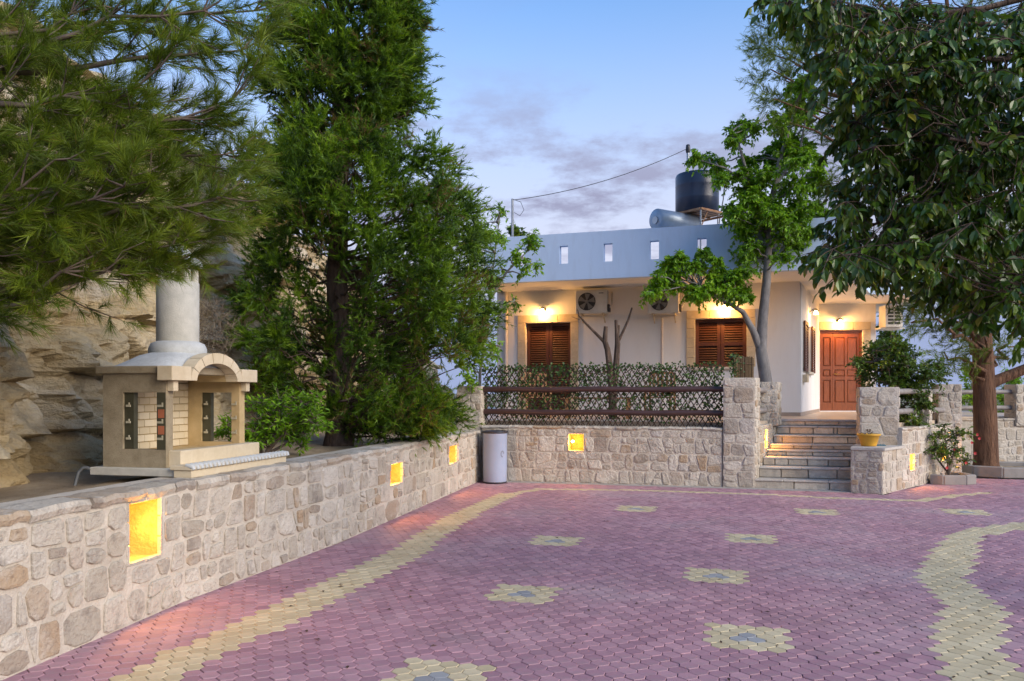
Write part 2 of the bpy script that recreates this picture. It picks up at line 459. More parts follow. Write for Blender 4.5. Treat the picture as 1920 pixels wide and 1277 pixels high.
rng = random.Random(7)
npr = np.random.default_rng(11)


# ------------------------------------------------------------------ masonry
def clip(poly, a, b, c):
    """keep a*x+b*y<=c"""
    out = []
    n = len(poly)
    for i in range(n):
        p, q_ = poly[i], poly[(i + 1) % n]
        dp, dq = a * p[0] + b * p[1] - c, a * q_[0] + b * q_[1] - c
        if dp <= 0: out.append(p)
        if (dp < 0 < dq) or (dq < 0 < dp):
            t_ = dp / (dp - dq)
            out.append((p[0] + (q_[0] - p[0]) * t_, p[1] + (q_[1] - p[1]) * t_))
    return out


def poly_area(p):
    return abs(sum(p[m][0] * p[(m + 1) % len(p)][1] - p[(m + 1) % len(p)][0] * p[m][1] for m in range(len(p)))) / 2


def rubble(Wd, H, a, b, holes=()):
    """irregular stone outlines filling a Wd x H face; a,b = mean stone length and height"""
    out = []

    def split(poly, lim):
        ar = poly_area(poly)
        xs = [p[0] for p in poly]; zs = [p[1] for p in poly]
        w, h = max(xs) - min(xs), max(zs) - min(zs)
        if (ar < lim and w < 2.6 * a and h < 2.0 * b) or w < .06 or h < .05:
            out.append(poly); return
        if w * rng.uniform(.75, 1.35) > h * 1.25:
            m_ = min(xs) + w * rng.uniform(.3, .7); tl_ = rng.gauss(0, .17)
            zc = (min(zs) + max(zs)) / 2
            A, B, C = 1, tl_, m_ + tl_ * zc
        else:
            m_ = min(zs) + h * rng.uniform(.32, .68); tl_ = rng.gauss(0, .10)
            xc = (min(xs) + max(xs)) / 2
            A, B, C = tl_, 1, m_ + tl_ * xc
        p0, p1 = clip(poly, A, B, C), clip(poly, -A, -B, -C)
        for q in (p0, p1):
            if len(q) >= 3: split(q, a * b * math.exp(rng.gauss(.2, .8)))
    # loose bands, each with slightly tilted beds, cut independently
    z = 0.0
    bands = []
    while z < H - 1e-6:
        h = b * rng.uniform(1.25, 2.3)
        if H - z - h < b * .7: h = H - z
        bands.append((z, min(H, z + h))); z += h
    for (z0, z1) in bands:
        x = 0.0
        while x < Wd - 1e-6:
            w = a * rng.uniform(2.2, 4.5)
            if Wd - x - w < a: w = Wd - x
            j0 = 0 if z0 == 0 else rng.uniform(-.25, .1) * b
            split([(x, z0), (x + w, z0), (x + w, z1), (x, z1)], a * b * math.exp(rng.gauss(.2, .8)))
            x += w
    res = []
    for poly in out:
        for (h0, h1, g0, g1) in holes:
            m_ = .03
            cx = sum(p[0] for p in poly) / len(poly); cz = sum(p[1] for p in poly) / len(poly)
            xs = [p[0] for p in poly]; zs = [p[1] for p in poly]
            if max(xs) < h0 - m_ or min(xs) > h1 + m_ or max(zs) < g0 - m_ or min(zs) > g1 + m_: continue
            opts = [(h0 - m_ - cx, (1, 0, h0 - m_)), (cx - h1 - m_, (-1, 0, -h1 - m_)), (g0 - m_ - cz, (0, 1, g0 - m_)), (cz - g1 - m_, (0, -1, -g1 - m_))]
            poly = clip(poly, *max(opts, key=lambda o_: o_[0])[1])
            if len(poly) < 3: break
        if len(poly) < 3 or poly_area(poly) < a * b * .10: continue
        res.append(poly)
    return res


def stone_mesh(poly, fmap, gap, proud, mb=None):
    n = len(poly)
    cx = sum(p[0] for p in poly) / n; cz = sum(p[1] for p in poly) / n
    pts = []
    for p in poly:
        d = math.hypot(p[0] - cx, p[1] - cz)
        g_ = min(gap * rng.uniform(.7, 1.6), d * .4)
        pts.append((p[0] + (cx - p[0]) / d * g_ * 1.25, p[1] + (cz - p[1]) / d * g_ * 1.25))
    # drop nearly coincident corners, then cut corners
    q_ = [pts[i] for i in range(n) if math.hypot(pts[i][0] - pts[i - 1][0], pts[i][1] - pts[i - 1][1]) > .012]
    if len(q_) < 3: return None
    r_ = []
    cut = (.07, .16) if rng.random() < .6 else (.17, .30)
    for i in range(len(q_)):
        a_, b_ = q_[i], q_[(i + 1) % len(q_)]
        c_ = rng.uniform(*cut)
        r_.append((a_[0] + (b_[0] - a_[0]) * c_, a_[1] + (b_[1] - a_[1]) * c_))
        r_.append((a_[0] + (b_[0] - a_[0]) * (1 - c_), a_[1] + (b_[1] - a_[1]) * (1 - c_)))
    m_ = len(r_)
    mb = mb or MB()
    jt = .004
    r_ = [(x + rng.uniform(-jt, jt), z + rng.uniform(-jt, jt)) for x, z in r_]
    tilt = (rng.uniform(-.04, .04), rng.uniform(-.04, .04))

    def ring(s_, d, no):
        return [fmap(cx + (x - cx) * s_, cz + (z - cz) * s_, d + rng.uniform(-no, no) + (x - cx) * tilt[0] + (z - cz) * tilt[1]) for x, z in r_]
    vs_ = ring(1.0, -.02, 0) + ring(1.0, proud * .35, .002) + ring(.94, proud * .9, .003) + ring(.62, proud, .003) + [fmap(cx, cz, proud * rng.uniform(.8, 1.2))]
    fs = []
    for lv in range(3):
        fs += [(lv * m_ + i, lv * m_ + (i + 1) % m_, (lv + 1) * m_ + (i + 1) % m_, (lv + 1) * m_ + i) for i in range(m_)]
    fs += [(3 * m_ + i, 3 * m_ + (i + 1) % m_, 4 * m_) for i in range(m_)]
    mb.add(vs_, fs, False)
    return mb


class Path:
    def __init__(s, pts):
        s.p = [Vector((p[0], p[1])) for p in pts]
        s.c = [0]
        for i in range(len(s.p) - 1): s.c.append(s.c[-1] + (s.p[i + 1] - s.p[i]).length)
        s.len = s.c[-1]

    def at(s, t):
        i = 0
        while i < len(s.c) - 2 and t > s.c[i + 1]: i += 1
        d = (s.p[i + 1] - s.p[i]).normalized()
        q_ = s.p[i] + d * (t - s.c[i])
        # normal blended at corners
        nr = Vector((d.y, -d.x))
        for j in (i, i + 1):
            if 0 < j < len(s.p) - 1:
                d0 = (s.p[j] - s.p[j - 1]).normalized(); d1 = (s.p[j + 1] - s.p[j]).normalized()
                dist = abs(t - s.c[j])
                if dist < .001:
                    nb = (d0 + d1).normalized(); nr = Vector((nb.y, -nb.x))
        return q_, nr

    def f(s, t, z, d):
        q_, nr = s.at(t)
        return Vector((q_.x + nr.x * d, q_.y + nr.y * d, z))


def masonry(name, label, cat, path, z0, z1, thick, a, b, niches=(), group=None, gap=.014, proud=.018, cap=None, nd_=.29, top_stone=True):
    pt = Path(path)
    ss = sorted(set([0, pt.len] + pt.c + [x for n_ in niches for x in n_[:2]]))
    zs = sorted(set([z0, z1] + [x for n_ in niches for x in n_[2:]]))
    base, _ = pt.at(0)
    mb = MB()
    f = pt.f
    for i in range(len(ss) - 1):
        s0, s1 = ss[i] + 1e-5, ss[i + 1] - 1e-5
        s0 = ss[i]; s1 = ss[i + 1]
        for j in range(len(zs) - 1):
            c0, c1 = zs[j], zs[j + 1]
            sm, cm_ = (s0 + s1) / 2, (c0 + c1) / 2
            if any(n_[0] < sm < n_[1] and n_[2] < cm_ < n_[3] for n_ in niches): continue
            mb.add([f(s0, c0, 0), f(s1, c0, 0), f(s1, c1, 0), f(s0, c1, 0)], [(0, 1, 2, 3)])
        mb.add([f(s0, z1, 0), f(s1, z1, 0), f(s1, z1, -thick), f(s0, z1, -thick)], [(0, 1, 2, 3)])
        mb.add([f(s0, z0, -thick), f(s1, z0, -thick), f(s1, z1, -thick), f(s0, z1, -thick)], [(3, 2, 1, 0)])
    for s_, fl in ((0, 0), (pt.len, 1)):
        mb.add([f(s_, z0, 0), f(s_, z1, 0), f(s_, z1, -thick), f(s_, z0, -thick)], [(0, 1, 2, 3) if not fl else (3, 2, 1, 0)])
    root = mb.build(name, M['mortar'], loc=(base.x, base.y, z0))
    tag(root, label, cat, group)
    for (h0, h1, g0, g1) in niches:
        D = -nd_
        nb_ = MB()
        nb_.add([f(h0, g0, 0), f(h1, g0, 0), f(h1, g0, D), f(h0, g0, D)], [(0, 1, 2, 3)])
        nb_.add([f(h0, g1, 0), f(h1, g1, 0), f(h1, g1, D), f(h0, g1, D)], [(3, 2, 1, 0)])
        nb_.add([f(h0, g0, 0), f(h0, g1, 0), f(h0, g1, D), f(h0, g0, D)], [(3, 2, 1, 0)])
        nb_.add([f(h1, g0, 0), f(h1, g1, 0), f(h1, g1, D), f(h1, g0, D)], [(0, 1, 2, 3)])
        nb_.add([f(h0, g0, D), f(h1, g0, D), f(h1, g1, D), f(h0, g1, D)], [(0, 1, 2, 3)])
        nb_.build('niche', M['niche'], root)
        # rough stones framing the opening
        for (x0, x1, c0, c1) in ((h0 - .030, h0 + .004, g0 - .02, g1 + .02), (h1 - .004, h1 + .030, g0 - .02, g1 + .02), (h0, h1, g1 - .004, g1 + .028), (h0, h1, g0 - .028, g0 + .005)):
            cells = 3 if (c1 - c0) > (x1 - x0) else 2
            for k_ in range(cells):
                if (c1 - c0) > (x1 - x0): a0_, a1_, b0_, b1_ = x0, x1, c0 + (c1 - c0) * k_ / cells, c0 + (c1 - c0) * (k_ + 1) / cells
                else: a0_, a1_, b0_, b1_ = x0 + (x1 - x0) * k_ / cells, x0 + (x1 - x0) * (k_ + 1) / cells, c0, c1
                jt_ = rng.uniform(.002, .012)
                MB().bbox(lambda a_, d_, c_: f(a_, c_, d_), a0_ + .002, a1_ - .002, -.03, jt_, b0_ + .002, b1_ - .002, .006).build('frame_stone', M['stone'], root)
    ch = cap or 0
    for poly in rubble(pt.len, z1 - z0 - ch, a, b, [(n_[0], n_[1], n_[2] - z0, n_[3] - z0) for n_ in niches]):
        sm = stone_mesh(poly, lambda x, z, d: f(x, z + z0, d), gap, proud * rng.uniform(.5, 1.4))
        if sm: sm.build('stone', M['stone'], root)
    if cap:
        s_ = 0.0
        while s_ < pt.len - .05:
            w = min(rng.uniform(.22, .62), pt.len - s_)
            if pt.len - s_ - w < .15: w = pt.len - s_
            dp = rng.uniform(.86, .98) * thick
            hh = cap * rng.uniform(.75, 1.0)
            over = rng.uniform(.004, .026)
            nseg = 5
            sb = MB()
            vs_ = []
            for k_ in range(nseg + 1):
                t_ = s_ + .006 + (w - .012) * k_ / nseg
                jz = rng.uniform(-.012, .010); jo = rng.uniform(-.012, .010)
                vs_ += [f(t_, z1 - hh + jz, over + jo - .008), f(t_, z1 - hh * .45 + jz, over + jo + .006), f(t_, z1 + .004 + jz, over + jo - .012), f(t_, z1 + .012 + jz * .5, -dp * .5), f(t_, z1 - .01, -dp + jo)]
            fs = [(k_ * 5 + q2, (k_ + 1) * 5 + q2, (k_ + 1) * 5 + q2 + 1, k_ * 5 + q2 + 1) for k_ in range(nseg) for q2 in range(4)]
            fs += [(4, 3, 2, 1, 0), tuple(nseg * 5 + q2 for q2 in range(5))]
            sb.add(vs_, fs, False)
            sb.build('coping_stone', M['stone'], root)
            s_ += w
    return root, pt


def pillar(name, label, poly, z0, z1, a, b, faces=(0, 1, 3), group='stone fence pillars', proud=.014, gap=.012):
    mb = MB().prism(poly, z0, z1)
    c = Vector((sum(p[0] for p in poly) / len(poly), sum(p[1] for p in poly) / len(poly), z0))
    root = mb.build(name, M['mortar'], loc=c)
    tag(root, label, 'pillar', group)
    n = len(poly)
    for i in faces:
        pt = Path([poly[i], poly[(i + 1) % n]])
        for pl in rubble(pt.len, z1 - z0, a, b):
            sm = stone_mesh(pl, lambda x, z, d: pt.f(x, z + z0, d), gap, proud * rng.uniform(.5, 1.4))
            if sm: sm.build('stone', M['stone'], root)
    return root


def lamp_light(name, loc, watts, col, rad, parent):
    l_ = bpy.data.lights.new(name, 'POINT')
    l_.energy = watts; l_.color = col; l_.shadow_soft_size = rad
    o = bpy.data.objects.new(name, l_)
    o.parent = parent
    o.location = Vector(loc) - gloc(parent)
    COL.objects.link(o)
    return o


def niche_lamp(label, pt, n_, watts, side=0):
    """a bulb on a small holder fixed to one side of the niche"""
    h0, h1, g0, g1 = n_
    s_ = h0 + .055 if side == 0 else h1 - .055
    e0 = h0 if side == 0 else h1
    zc = (g0 + g1) / 2 + .01
    root = thing('niche_lamp', label, 'lamp', pt.f(e0, zc, -.11), 'lamps set in wall niches')
    MB().tube([pt.f(e0, zc, -.11), pt.f(e0 + (s_ - e0) * .55, zc, -.11)], .018, 10).build('lamp_holder', M['metal_dark'], root)
    ax = pt.f(s_, zc, -.11) - pt.f(e0, zc, -.11)
    MB().lathe([(0.001, -.03), (.016, -.022), (.024, 0), (.016, .022), (.001, .028)], pt.f(s_, zc, -.11), 12, ax).build('bulb', M['bulb'], root)
    p_ = pt.f(s_ + (.045 if side == 0 else -.045), zc, -.030)
    lamp_light('lamp_glow', p_, watts * 2.6, (1.0, 0.43, 0.065), .02, root)


# ------------------------------------------------------------------ ground
tag(MB().add([(-3000, -200, -.6), (3000, -200, -.6), (3000, 5000, -.6), (-3000, 5000, -.6)], [(0, 1, 2, 3)]).build('ground', M['terrain']), kind='structure')

LW = [(-3.42, 1.6), (-2.83, 4.49), (-2.53, 6.04), (-1.86, 8.43), (-1.46, 10.3), (-.60, 14.40)]       # left wall, front face, near to far
FW = [(-.56, 14.52), (3.60, 13.50)]                                                                 # wall under the fence
ST0 = Vector((4.09, 13.36)); STU = Vector((.966, -.259)); STV = Vector((.478, .878))                # stairs
B0, B1 = (5.47, 12.74), (5.87, 12.50)
SWA, SWB = (6.50, 13.15), (8.32, 14.97)                                                             # skewed wall
yard = [(-3.52, 1.6)] + [(p[0] - .10, p[1]) for p in LW[1:]] + [FW[0], FW[1], (4.09, 13.36), (5.65, 12.94), B0, B1, SWA, SWB, (8.7, 15.4), (9.0, 17.0), (14.2, 17.6), (14.2, 1.6)]
base = MB().add([(p[0] * 1.0, p[1], -.022) for p in [(-3.9, 1.2), (14.6, 1.2), (14.6, 18), (-3.9, 18)]], [(0, 1, 2, 3)]).build('pavement', M['joint'])
tag(base, kind='structure')


def inside(poly, x, y):
    r_ = False
    n = len(poly)
    for i in range(n):
        (x0, y0), (x1, y1) = poly[i][:2], poly[i - 1][:2]
        if (y0 > y) != (y1 > y) and x < (x1 - x0) * (y - y0) / (y1 - y0) + x0: r_ = not r_
    return r_


PW, PR = .114, .088            # paver width and row pitch
U = Vector((math.cos(R(-15.4)), math.sin(R(-15.4)))); V_ = Vector((-U.y, U.x))


def grid_at(r_, c_):
    x = (c_ + (.5 if r_ % 2 else 0)) * PW
    q_ = U * x + V_ * (r_ * PR)
    return q_.x, q_.y


def grid_of(x, y):
    q_ = Vector((x, y))
    r_ = round(q_.dot(V_) / PR)
    c_ = round(q_.dot(U) / PW - (.5 if r_ % 2 else 0))
    return r_, c_


flower_y, flower_g = set(), set()
for (fx, fy) in ((830, 1263), (990, 1112), (1030, 1016), (1332, 1076), (1402, 1007), (1185, 954), (1415, 1193), (1540, 961), (1813, 961)):
    g = G(fx, fy)
    r0, c0 = grid_of(g.x, g.y)
    if r0 % 2: r0 += 1; r0, c0 = r0, round((U.dot(Vector((g.x, g.y)))) / PW)
    # rows of five and four; r0 even row holds the single grey on top
    for dr, five in ((2, 1), (1, 0), (0, 1), (-1, 0), (-2, 1), (-3, 0)):
        rr = r0 + dr
        if five: cols = range(c0 - 2, c0 + 3)
        else: cols = range(c0 - 2, c0 + 2)
        for cc in cols:
            gy = (dr == 0 and cc == c0) or (dr == -1 and cc in (c0 - 1, c0))
            (flower_g if gy else flower_y).add((rr, cc))
band_l = [G(*p) for p in ((150, 1340), (287, 1267), (358, 1228), (419, 1201), (477, 1175), (543, 1143), (612, 1109), (690, 1071), (763, 1037), (800, 1008), (850, 976), (904, 948), (951, 927))]
band_f = [G(*p) for p in ((951, 927), (1010, 917), (1200, 919), (1415, 926), (1590, 935), (1723, 939), (1792, 929), (1850, 924))]
band_r = [G(*p) for p in ((1880, 1340), (1847, 1270), (1821, 1230), (1811, 1199), (1822, 1169), (1829, 1146), (1791, 1111), (1764, 1080), (1780, 1053), (1793, 1027), (1813, 1003), (1858, 993), (1918, 985), (2030, 975))]


def near_line(pts, x, y, wl):
    # measured across the row direction
    q_ = Vector((x, y))
    best = 9
    for i in range(len(pts) - 1):
        a_ = Vector(pts[i][:2]); b_ = Vector(pts[i + 1][:2]); d = b_ - a_
        t_ = max(0, min(1, (q_ - a_).dot(d) / d.length_squared))
        best = min(best, (a_ + d * t_ - q_).length)
    return best < wl


hexo = [(0, .5 * PR + .019), (PW / 2, .5 * PR - .019), (PW / 2, -.5 * PR + .019), (0, -.5 * PR - .019), (-PW / 2, -.5 * PR + .019), (-PW / 2, .5 * PR - .019)]


def hex_verts():
    vs_ = []
    for s_, z_ in ((.967, -.02), (.967, -.0035), (.905, 0.0)):
        for (x, y) in hexo:
            q_ = U * x * s_ + V_ * y * s_
            vs_.append((q_.x, q_.y, z_))
    return np.array(vs_)


HV = hex_verts()
HF = [(6 + i, i, (i + 1) % 6, 6 + (i + 1) % 6) for i in range(6)] + [(12 + i, 6 + i, 6 + (i + 1) % 6, 12 + (i + 1) % 6) for i in range(6)] + [(12, 17, 16, 15), (12, 15, 14, 13)]
HF = [tuple(reversed(q_)) for q_ in HF]
HF[-2:] = [tuple(reversed(q_)) for q_ in HF[-2:]]
HF[-2:] = [(17, 16, 15, 12)[::-1], (15, 14, 13, 12)[::-1]]
cells_ = []
rmin, rmax = 10, 190
for r_ in range(rmin, rmax):
    for c_ in range(-70, 140):
        x, y = grid_at(r_, c_)
        if y < 2.6 or y > 17.6 or x > 13.5: continue
        px = 960 + FPX * x / max(y, .1)
        if px < -330 or px > 2400: continue
        if not inside(yard, x, y): continue
        if (r_, c_) in flower_g: k = 'grey'
        elif (r_, c_) in flower_y: k = 'yellow'
        elif near_line(band_l, x, y, .185) or near_line(band_r, x, y, .20 if y < 8.2 else .17) or (near_line(band_f, x, y, .085)): k = 'yellow'
        else: k = 'pink'
        cells_.append((x, y, k))
vis = [c for c in cells_ if 738 + FPX * EYE / c[1] < 1285 and -20 < 960 + FPX * c[0] / c[1] < 1940]
vis.sort(key=lambda c: c[1])
single = set(c[:2] for c in vis[:300])
hm = {}
for k in ('pink', 'yellow', 'grey'):
    me = bpy.data.meshes.new('paver')
    me.from_pydata([tuple(v) for v in HV], [], HF)
    me.materials.append(M['paver_' + k])
    hm[k] = me
acc = {k: ([], [], []) for k in hm}
for (x, y, k) in cells_:
    dz = rng.gauss(0, .0011)
    if (x, y) in single:
        o = bpy.data.objects.new('paver', hm[k])
        o.parent = base
        o.location = (x, y, dz)
        o.rotation_euler = (rng.gauss(0, .008), rng.gauss(0, .008), rng.gauss(0, .012))
        COL.objects.link(o)
    else:
        vv, ff, rr = acc[k]
        b_ = len(vv) * 18
        tx, ty = rng.gauss(0, .008), rng.gauss(0, .008)
        v2 = HV + np.array([x, y, dz]); v2[:, 2] += HV[:, 0] * tx + HV[:, 1] * ty
        vv.append(v2); ff.append(np.array([q_ for q_ in HF]) + b_); rr += [rng.random()] * len(HF)
for k in acc:
    vv, ff, rr = acc[k]
    tag(npmesh('paver_field', np.concatenate(vv), np.concatenate(ff), M['field_' + k], base, rr), kind='stuff')
# fallen leaves
lv, lf, lr = [], [], []
for i in range(210):
    Y = rng.uniform(3.9, 13); X = rng.uniform(-.35 * Y, .62 * Y)
    if not inside(yard, X, Y): continue
    s_ = rng.uniform(.010, .026); a_ = rng.uniform(0, 6.3)
    ca, sa = math.cos(a_) * s_, math.sin(a_) * s_
    b_ = len(lv)
    lv += [(X - ca, Y - sa, .004), (X + sa * .45, Y - ca * .45, .004 + s_ * .3), (X + ca, Y + sa, .006), (X - sa * .45, Y + ca * .45, .004 + s_ * .2)]
    lf.append((b_, b_ + 1, b_ + 2, b_ + 3)); lr.append(rng.random())
o = npmesh('leaf_litter', lv, lf, M['litter'], None, lr)
tag(o, 'tiny dark fallen leaves scattered over the pink paving', 'leaves', kind='stuff')

# concrete strip along the foot of the fence wall
tag(MB().prism([(-.45, 14.30), (3.6, 13.30), (4.10, 13.14), (5.55, 12.72), (5.62, 12.95), (4.12, 13.42), (-.45, 14.56)], -.01, .006).build('concrete_strip', M['concrete']), kind='structure')

# planting bed behind the left wall
def bed_z(x, y):
    return .84 + .10 * noise.noise(Vector((x * .8, y * .8, 3.3))) + .03 * noise.noise(Vector((x * 4, y * 4, 1)))


bv, bf = [], []
NX, NY = 26, 60
for j in range(NY + 1):
    y = 1.5 + 17.5 * j / NY
    pl = Path(LW)
    xw = np.interp(y, [p[1] for p in LW] + [19.5], [p[0] for p in LW] + [-.9]) - .38
    for i in range(NX + 1):
        x = xw - 5.5 * i / NX
        bv.append((x, y, bed_z(x, y) if i > 0 else .86))
for j in range(NY):
    for i in range(NX):
        a_ = j * (NX + 1) + i
        bf.append((a_, a_ + NX + 1, a_ + NX + 2, a_ + 1))
tag(npmesh('planting_bed', bv, bf, M['soil'], smooth=True), kind='structure')

# ------------------------------------------------------------------ sandstone cliff
FOOT = Path([(-4.4, 2.0), (-3.85, 5.5), (-3.85, 8.2), (-3.75, 11.0), (-3.45, 15.0), (-3.0, 18.0), (-2.6, 22.5), (-2.2, 30.0)])
NS, NH = 480, 150
cv, cf = [], []
for i in range(NS + 1):
    s_ = FOOT.len * (i / NS) ** 1.25
    q_, nr = FOOT.at(s_)
    hmax = float(np.interp(q_.y, [2, 8, 13, 16, 19, 23, 30], [6.0, 5.6, 5.2, 5.0, 4.4, 3.3, 2.0])) + .5 * noise.noise(Vector((s_ * .7, 0, 9)))
    for j in range(NH + 1):
        t_ = j / NH
        if t_ < .9:
            h = hmax * t_ / .9; back = 0
        else:
            h = hmax + (t_ - .9) * 8; back = (t_ - .9) * 60
        p = Vector((s_, h * 1.0, 0))
        # uneven beds: each stratum juts in or out
        hh = h + .30 * noise.noise(Vector((s_ * .45, h * .3, 2.0)))
        bed = math.floor(hh * 1.55)
        fr_ = hh * 1.55 - bed
        led = noise.noise(Vector((s_ * .55, bed * 7.3, 5.1))) * .30 + noise.noise(Vector((s_ * 1.7, bed * 3.1, 1.7))) * .16
        ledge = .10 * (1 - fr_) ** 4 - .10 * max(0, (fr_ - .85) / .15)
        wx = s_ + .25 * noise.noise(Vector((s_ * 1.3, h * 1.3, 11))); wh = h + .25 * noise.noise(Vector((s_ * 1.3, h * 1.3, 21)))
        vd = noise.voronoi(Vector((wx * 1.25, wh * .95, .3)))
        ck = vd[0][1] - vd[0][0]
        vd2 = noise.voronoi(Vector((wx * 3.1, wh * 3.6, 4.3)))
        ck2 = vd2[0][1] - vd2[0][0]
        blk = min(.20, ck * 1.1) + .30 * noise.cell(vd[1][0] * 3.7) + min(.05, ck2 * .4) + .07 * noise.cell(vd2[1][0] * 5.1)
        fine = noise.fractal(Vector((s_ * 2.6, h * 3.4, 7)), 1.0, 2.0, 6) * .09
        off = -(.36 * h + back) + led + ledge + blk + fine - .25
        x = q_.x + nr.x * off; y = q_.y + nr.y * off
        cv.append((x, y, .55 + h + .04 * noise.noise(Vector((s_ * 2, h * 2, 3)))))
for i in range(NS):
    for j in range(NH):
        a_ = i * (NH + 1) + j
        cf.append((a_, a_ + NH + 1, a_ + NH + 2, a_ + 1))
cl = npmesh('cliff', cv, cf, M['cliff'], smooth=False)
tag(cl, kind='structure')

# ------------------------------------------------------------------ walls
n1 = Path(LW)


def s_at_y(pt, y):
    for i in range(len(pt.p) - 1):
        if pt.p[i].y <= y <= pt.p[i + 1].y:
            return pt.c[i] + (pt.c[i + 1] - pt.c[i]) * (y - pt.p[i].y) / (pt.p[i + 1].y - pt.p[i].y)


N1 = (s_at_y(n1, 5.45), s_at_y(n1, 5.79), .425, .835)
N2 = (s_at_y(n1, 9.96), s_at_y(n1, 10.38), .44, .70)
N3 = (s_at_y(n1, 12.5), s_at_y(n1, 12.95), .48, .76)
wl, ptl = masonry('stone_wall', 'long low rubble stone wall running along the left under the barbecue', 'wall', LW, 0, .92, .42, .235, .165, [N1, N2, N3], cap=.075, gap=.015, proud=.015)
niche_lamp('glowing bulb in the largest niche of the left wall, nearest the camera', ptl, N1, 5.0)
niche_lamp('glowing lamp in the middle niche of the left wall, beyond the barbecue', ptl, N2, 5.0)
niche_lamp('glowing lamp in the far niche of the left wall, near the bin', ptl, N3, 5.0)

NF = (1.62, 1.89, .58, .875)
wf, ptf = masonry('stone_wall', 'rubble stone wall under the trellis fence, behind the bin', 'wall', FW, 0, 1.01, .40, .25, .155, [NF], gap=.013, proud=.014, cap=.05)
niche_lamp('glowing lamp in the square niche of the wall below the trellis', ptf, NF, 4.0)
SW = [ST0 + STV * .0 + Vector((.012, 0)), ST0 + STV * 2.15 + Vector((.012, 0))]
SW = [(p.x, p.y) for p in SW]
NS_ = (.90, 1.14, .62, .95)
# its lower end is the flank of the front pillar
ws, pts_ = masonry('stone_wall', 'short stone wall flanking the left side of the steps', 'wall', [Path(SW).p[0] + STV * .46, SW[1]], 0, 1.04, .30, .22, .15, [(NS_[0] - .46, NS_[1] - .46, NS_[2], NS_[3])], gap=.012, proud=.010)
niche_lamp('glowing lamp in the narrow niche beside the steps', pts_, (NS_[0] - .46, NS_[1] - .46, NS_[2], NS_[3]), 6.0)

pillar('stone_pillar', 'tall stone pillar between the trellis fence and the steps', [(3.605, 13.47), (4.10, 13.335), (4.31, 13.73), (3.82, 13.87)], 0, 1.87, .24, .17, faces=(0, 1))
pillar('stone_pillar', 'slim pale pillar at the top left of the steps, under the forked tree', [(4.66, 14.86), (4.97, 14.78), (5.15, 15.12), (4.84, 15.20)], 1.0, 1.82, .2, .17, faces=(0, 1))
pillar('stone_pillar', 'stone pillar at the left end of the trellis, behind the bin', [(-1.02, 14.66), (-.575, 14.53), (-.47, 14.92), (-.92, 15.05)], .0, 1.74, .24, .16, faces=(0, 1, 3))

# block at the foot of the steps, then the skewed wall
blk = masonry('stone_block', 'low stone block carrying the yellow pot at the foot of the steps', 'wall', [(5.90, 13.38), B0, B1, SWA], 0, .70, .02, .2, .13, gap=.010, proud=.010)[0]
MB().prism([(B0[0] - .015, B0[1] - .02), (B1[0] + .02, B1[1] - .03), (SWA[0] + .04, SWA[1] - .02), (6.5, 13.5), (5.88, 13.5)], .695, .735).build('top_slab', M['pale_stone'], blk)
NK = (.36, .58, .29, .565)
NK2 = (2.05, 2.30, .36, .62)
wk, ptk = masonry('stone_wall', 'slanting rubble wall right of the steps, behind the flowering shrub', 'wall', [SWA, SWB], 0, 1.02, .34, .21, .15, [NK, NK2], gap=.012, proud=.010, cap=.05)
niche_lamp('glowing lamp in the slanting wall, just right of the yellow pot', ptk, NK, 3.5)
niche_lamp('glowing lamp in the slanting wall, half hidden by the flowering shrub', ptk, NK2, 3.5)
pillar('stone_pillar', 'pale stone pillar right of the steps, behind the yellow pot', [(5.89, 13.36), (6.47, 13.20), (6.62, 13.66), (6.04, 13.82)], .3, 1.71, .27, .19, faces=(0, 1, 3))
pillar('stone_pillar', 'narrow stone post on the slanting wall behind the round bush', [(7.50, 14.20), (7.62, 14.32), (7.50, 14.44), (7.38, 14.32)], .9, 1.64, .2, .17, faces=(0, 1, 3))
pillar('stone_pillar', 'brown stone pillar at the corner left of the big pine trunk', [(8.12, 15.02), (8.52, 14.96), (8.62, 15.36), (8.2, 15.42)], 0, 1.78, .24, .18, faces=(0, 1, 3))
FARW = [(8.55, 15.30), (9.0, 17.0), (14.2, 17.6)]
wfar, ptfar = masonry('stone_wall', 'stone boundary wall behind the big pine trunk on the right', 'wall', FARW, 0, 1.05, .34, .26, .18, gap=.013, proud=.010, cap=.05)
pillar('stone_pillar', 'brown stone pillar at the far right edge of the boundary wall', [(10.98, 17.18), (11.42, 17.22), (11.4, 17.62), (10.96, 17.58)], .9, 1.80, .24, .18, faces=(0, 1, 3))

# patio the house stands on
tag(MB().prism([(-.75, 14.95), (3.75, 13.82), (4.12, 13.78), (5.07, 15.24), (6.72, 14.80), (6.62, 13.62), (8.2, 15.2), (8.72, 17.2), (13, 17.75), (13, 30), (-.9, 30)], -.3, 1.092).build('patio', M['tile']), kind='structure')

# ------------------------------------------------------------------ steps
tv = [0, .34, .68, 1.02, 1.30, 1.64, 1.98, 2.10]
tops = [.152, .335, .481, .59, .679, .828, .984, 1.098]
st = thing('stone_steps', 'stone steps with pale nosings climbing to the front door', 'steps', (ST0.x, ST0.y, 0))


def sf(u, v, z):
    q_ = ST0 + STU * u + STV * v
    return Vector((q_.x, q_.y, z))


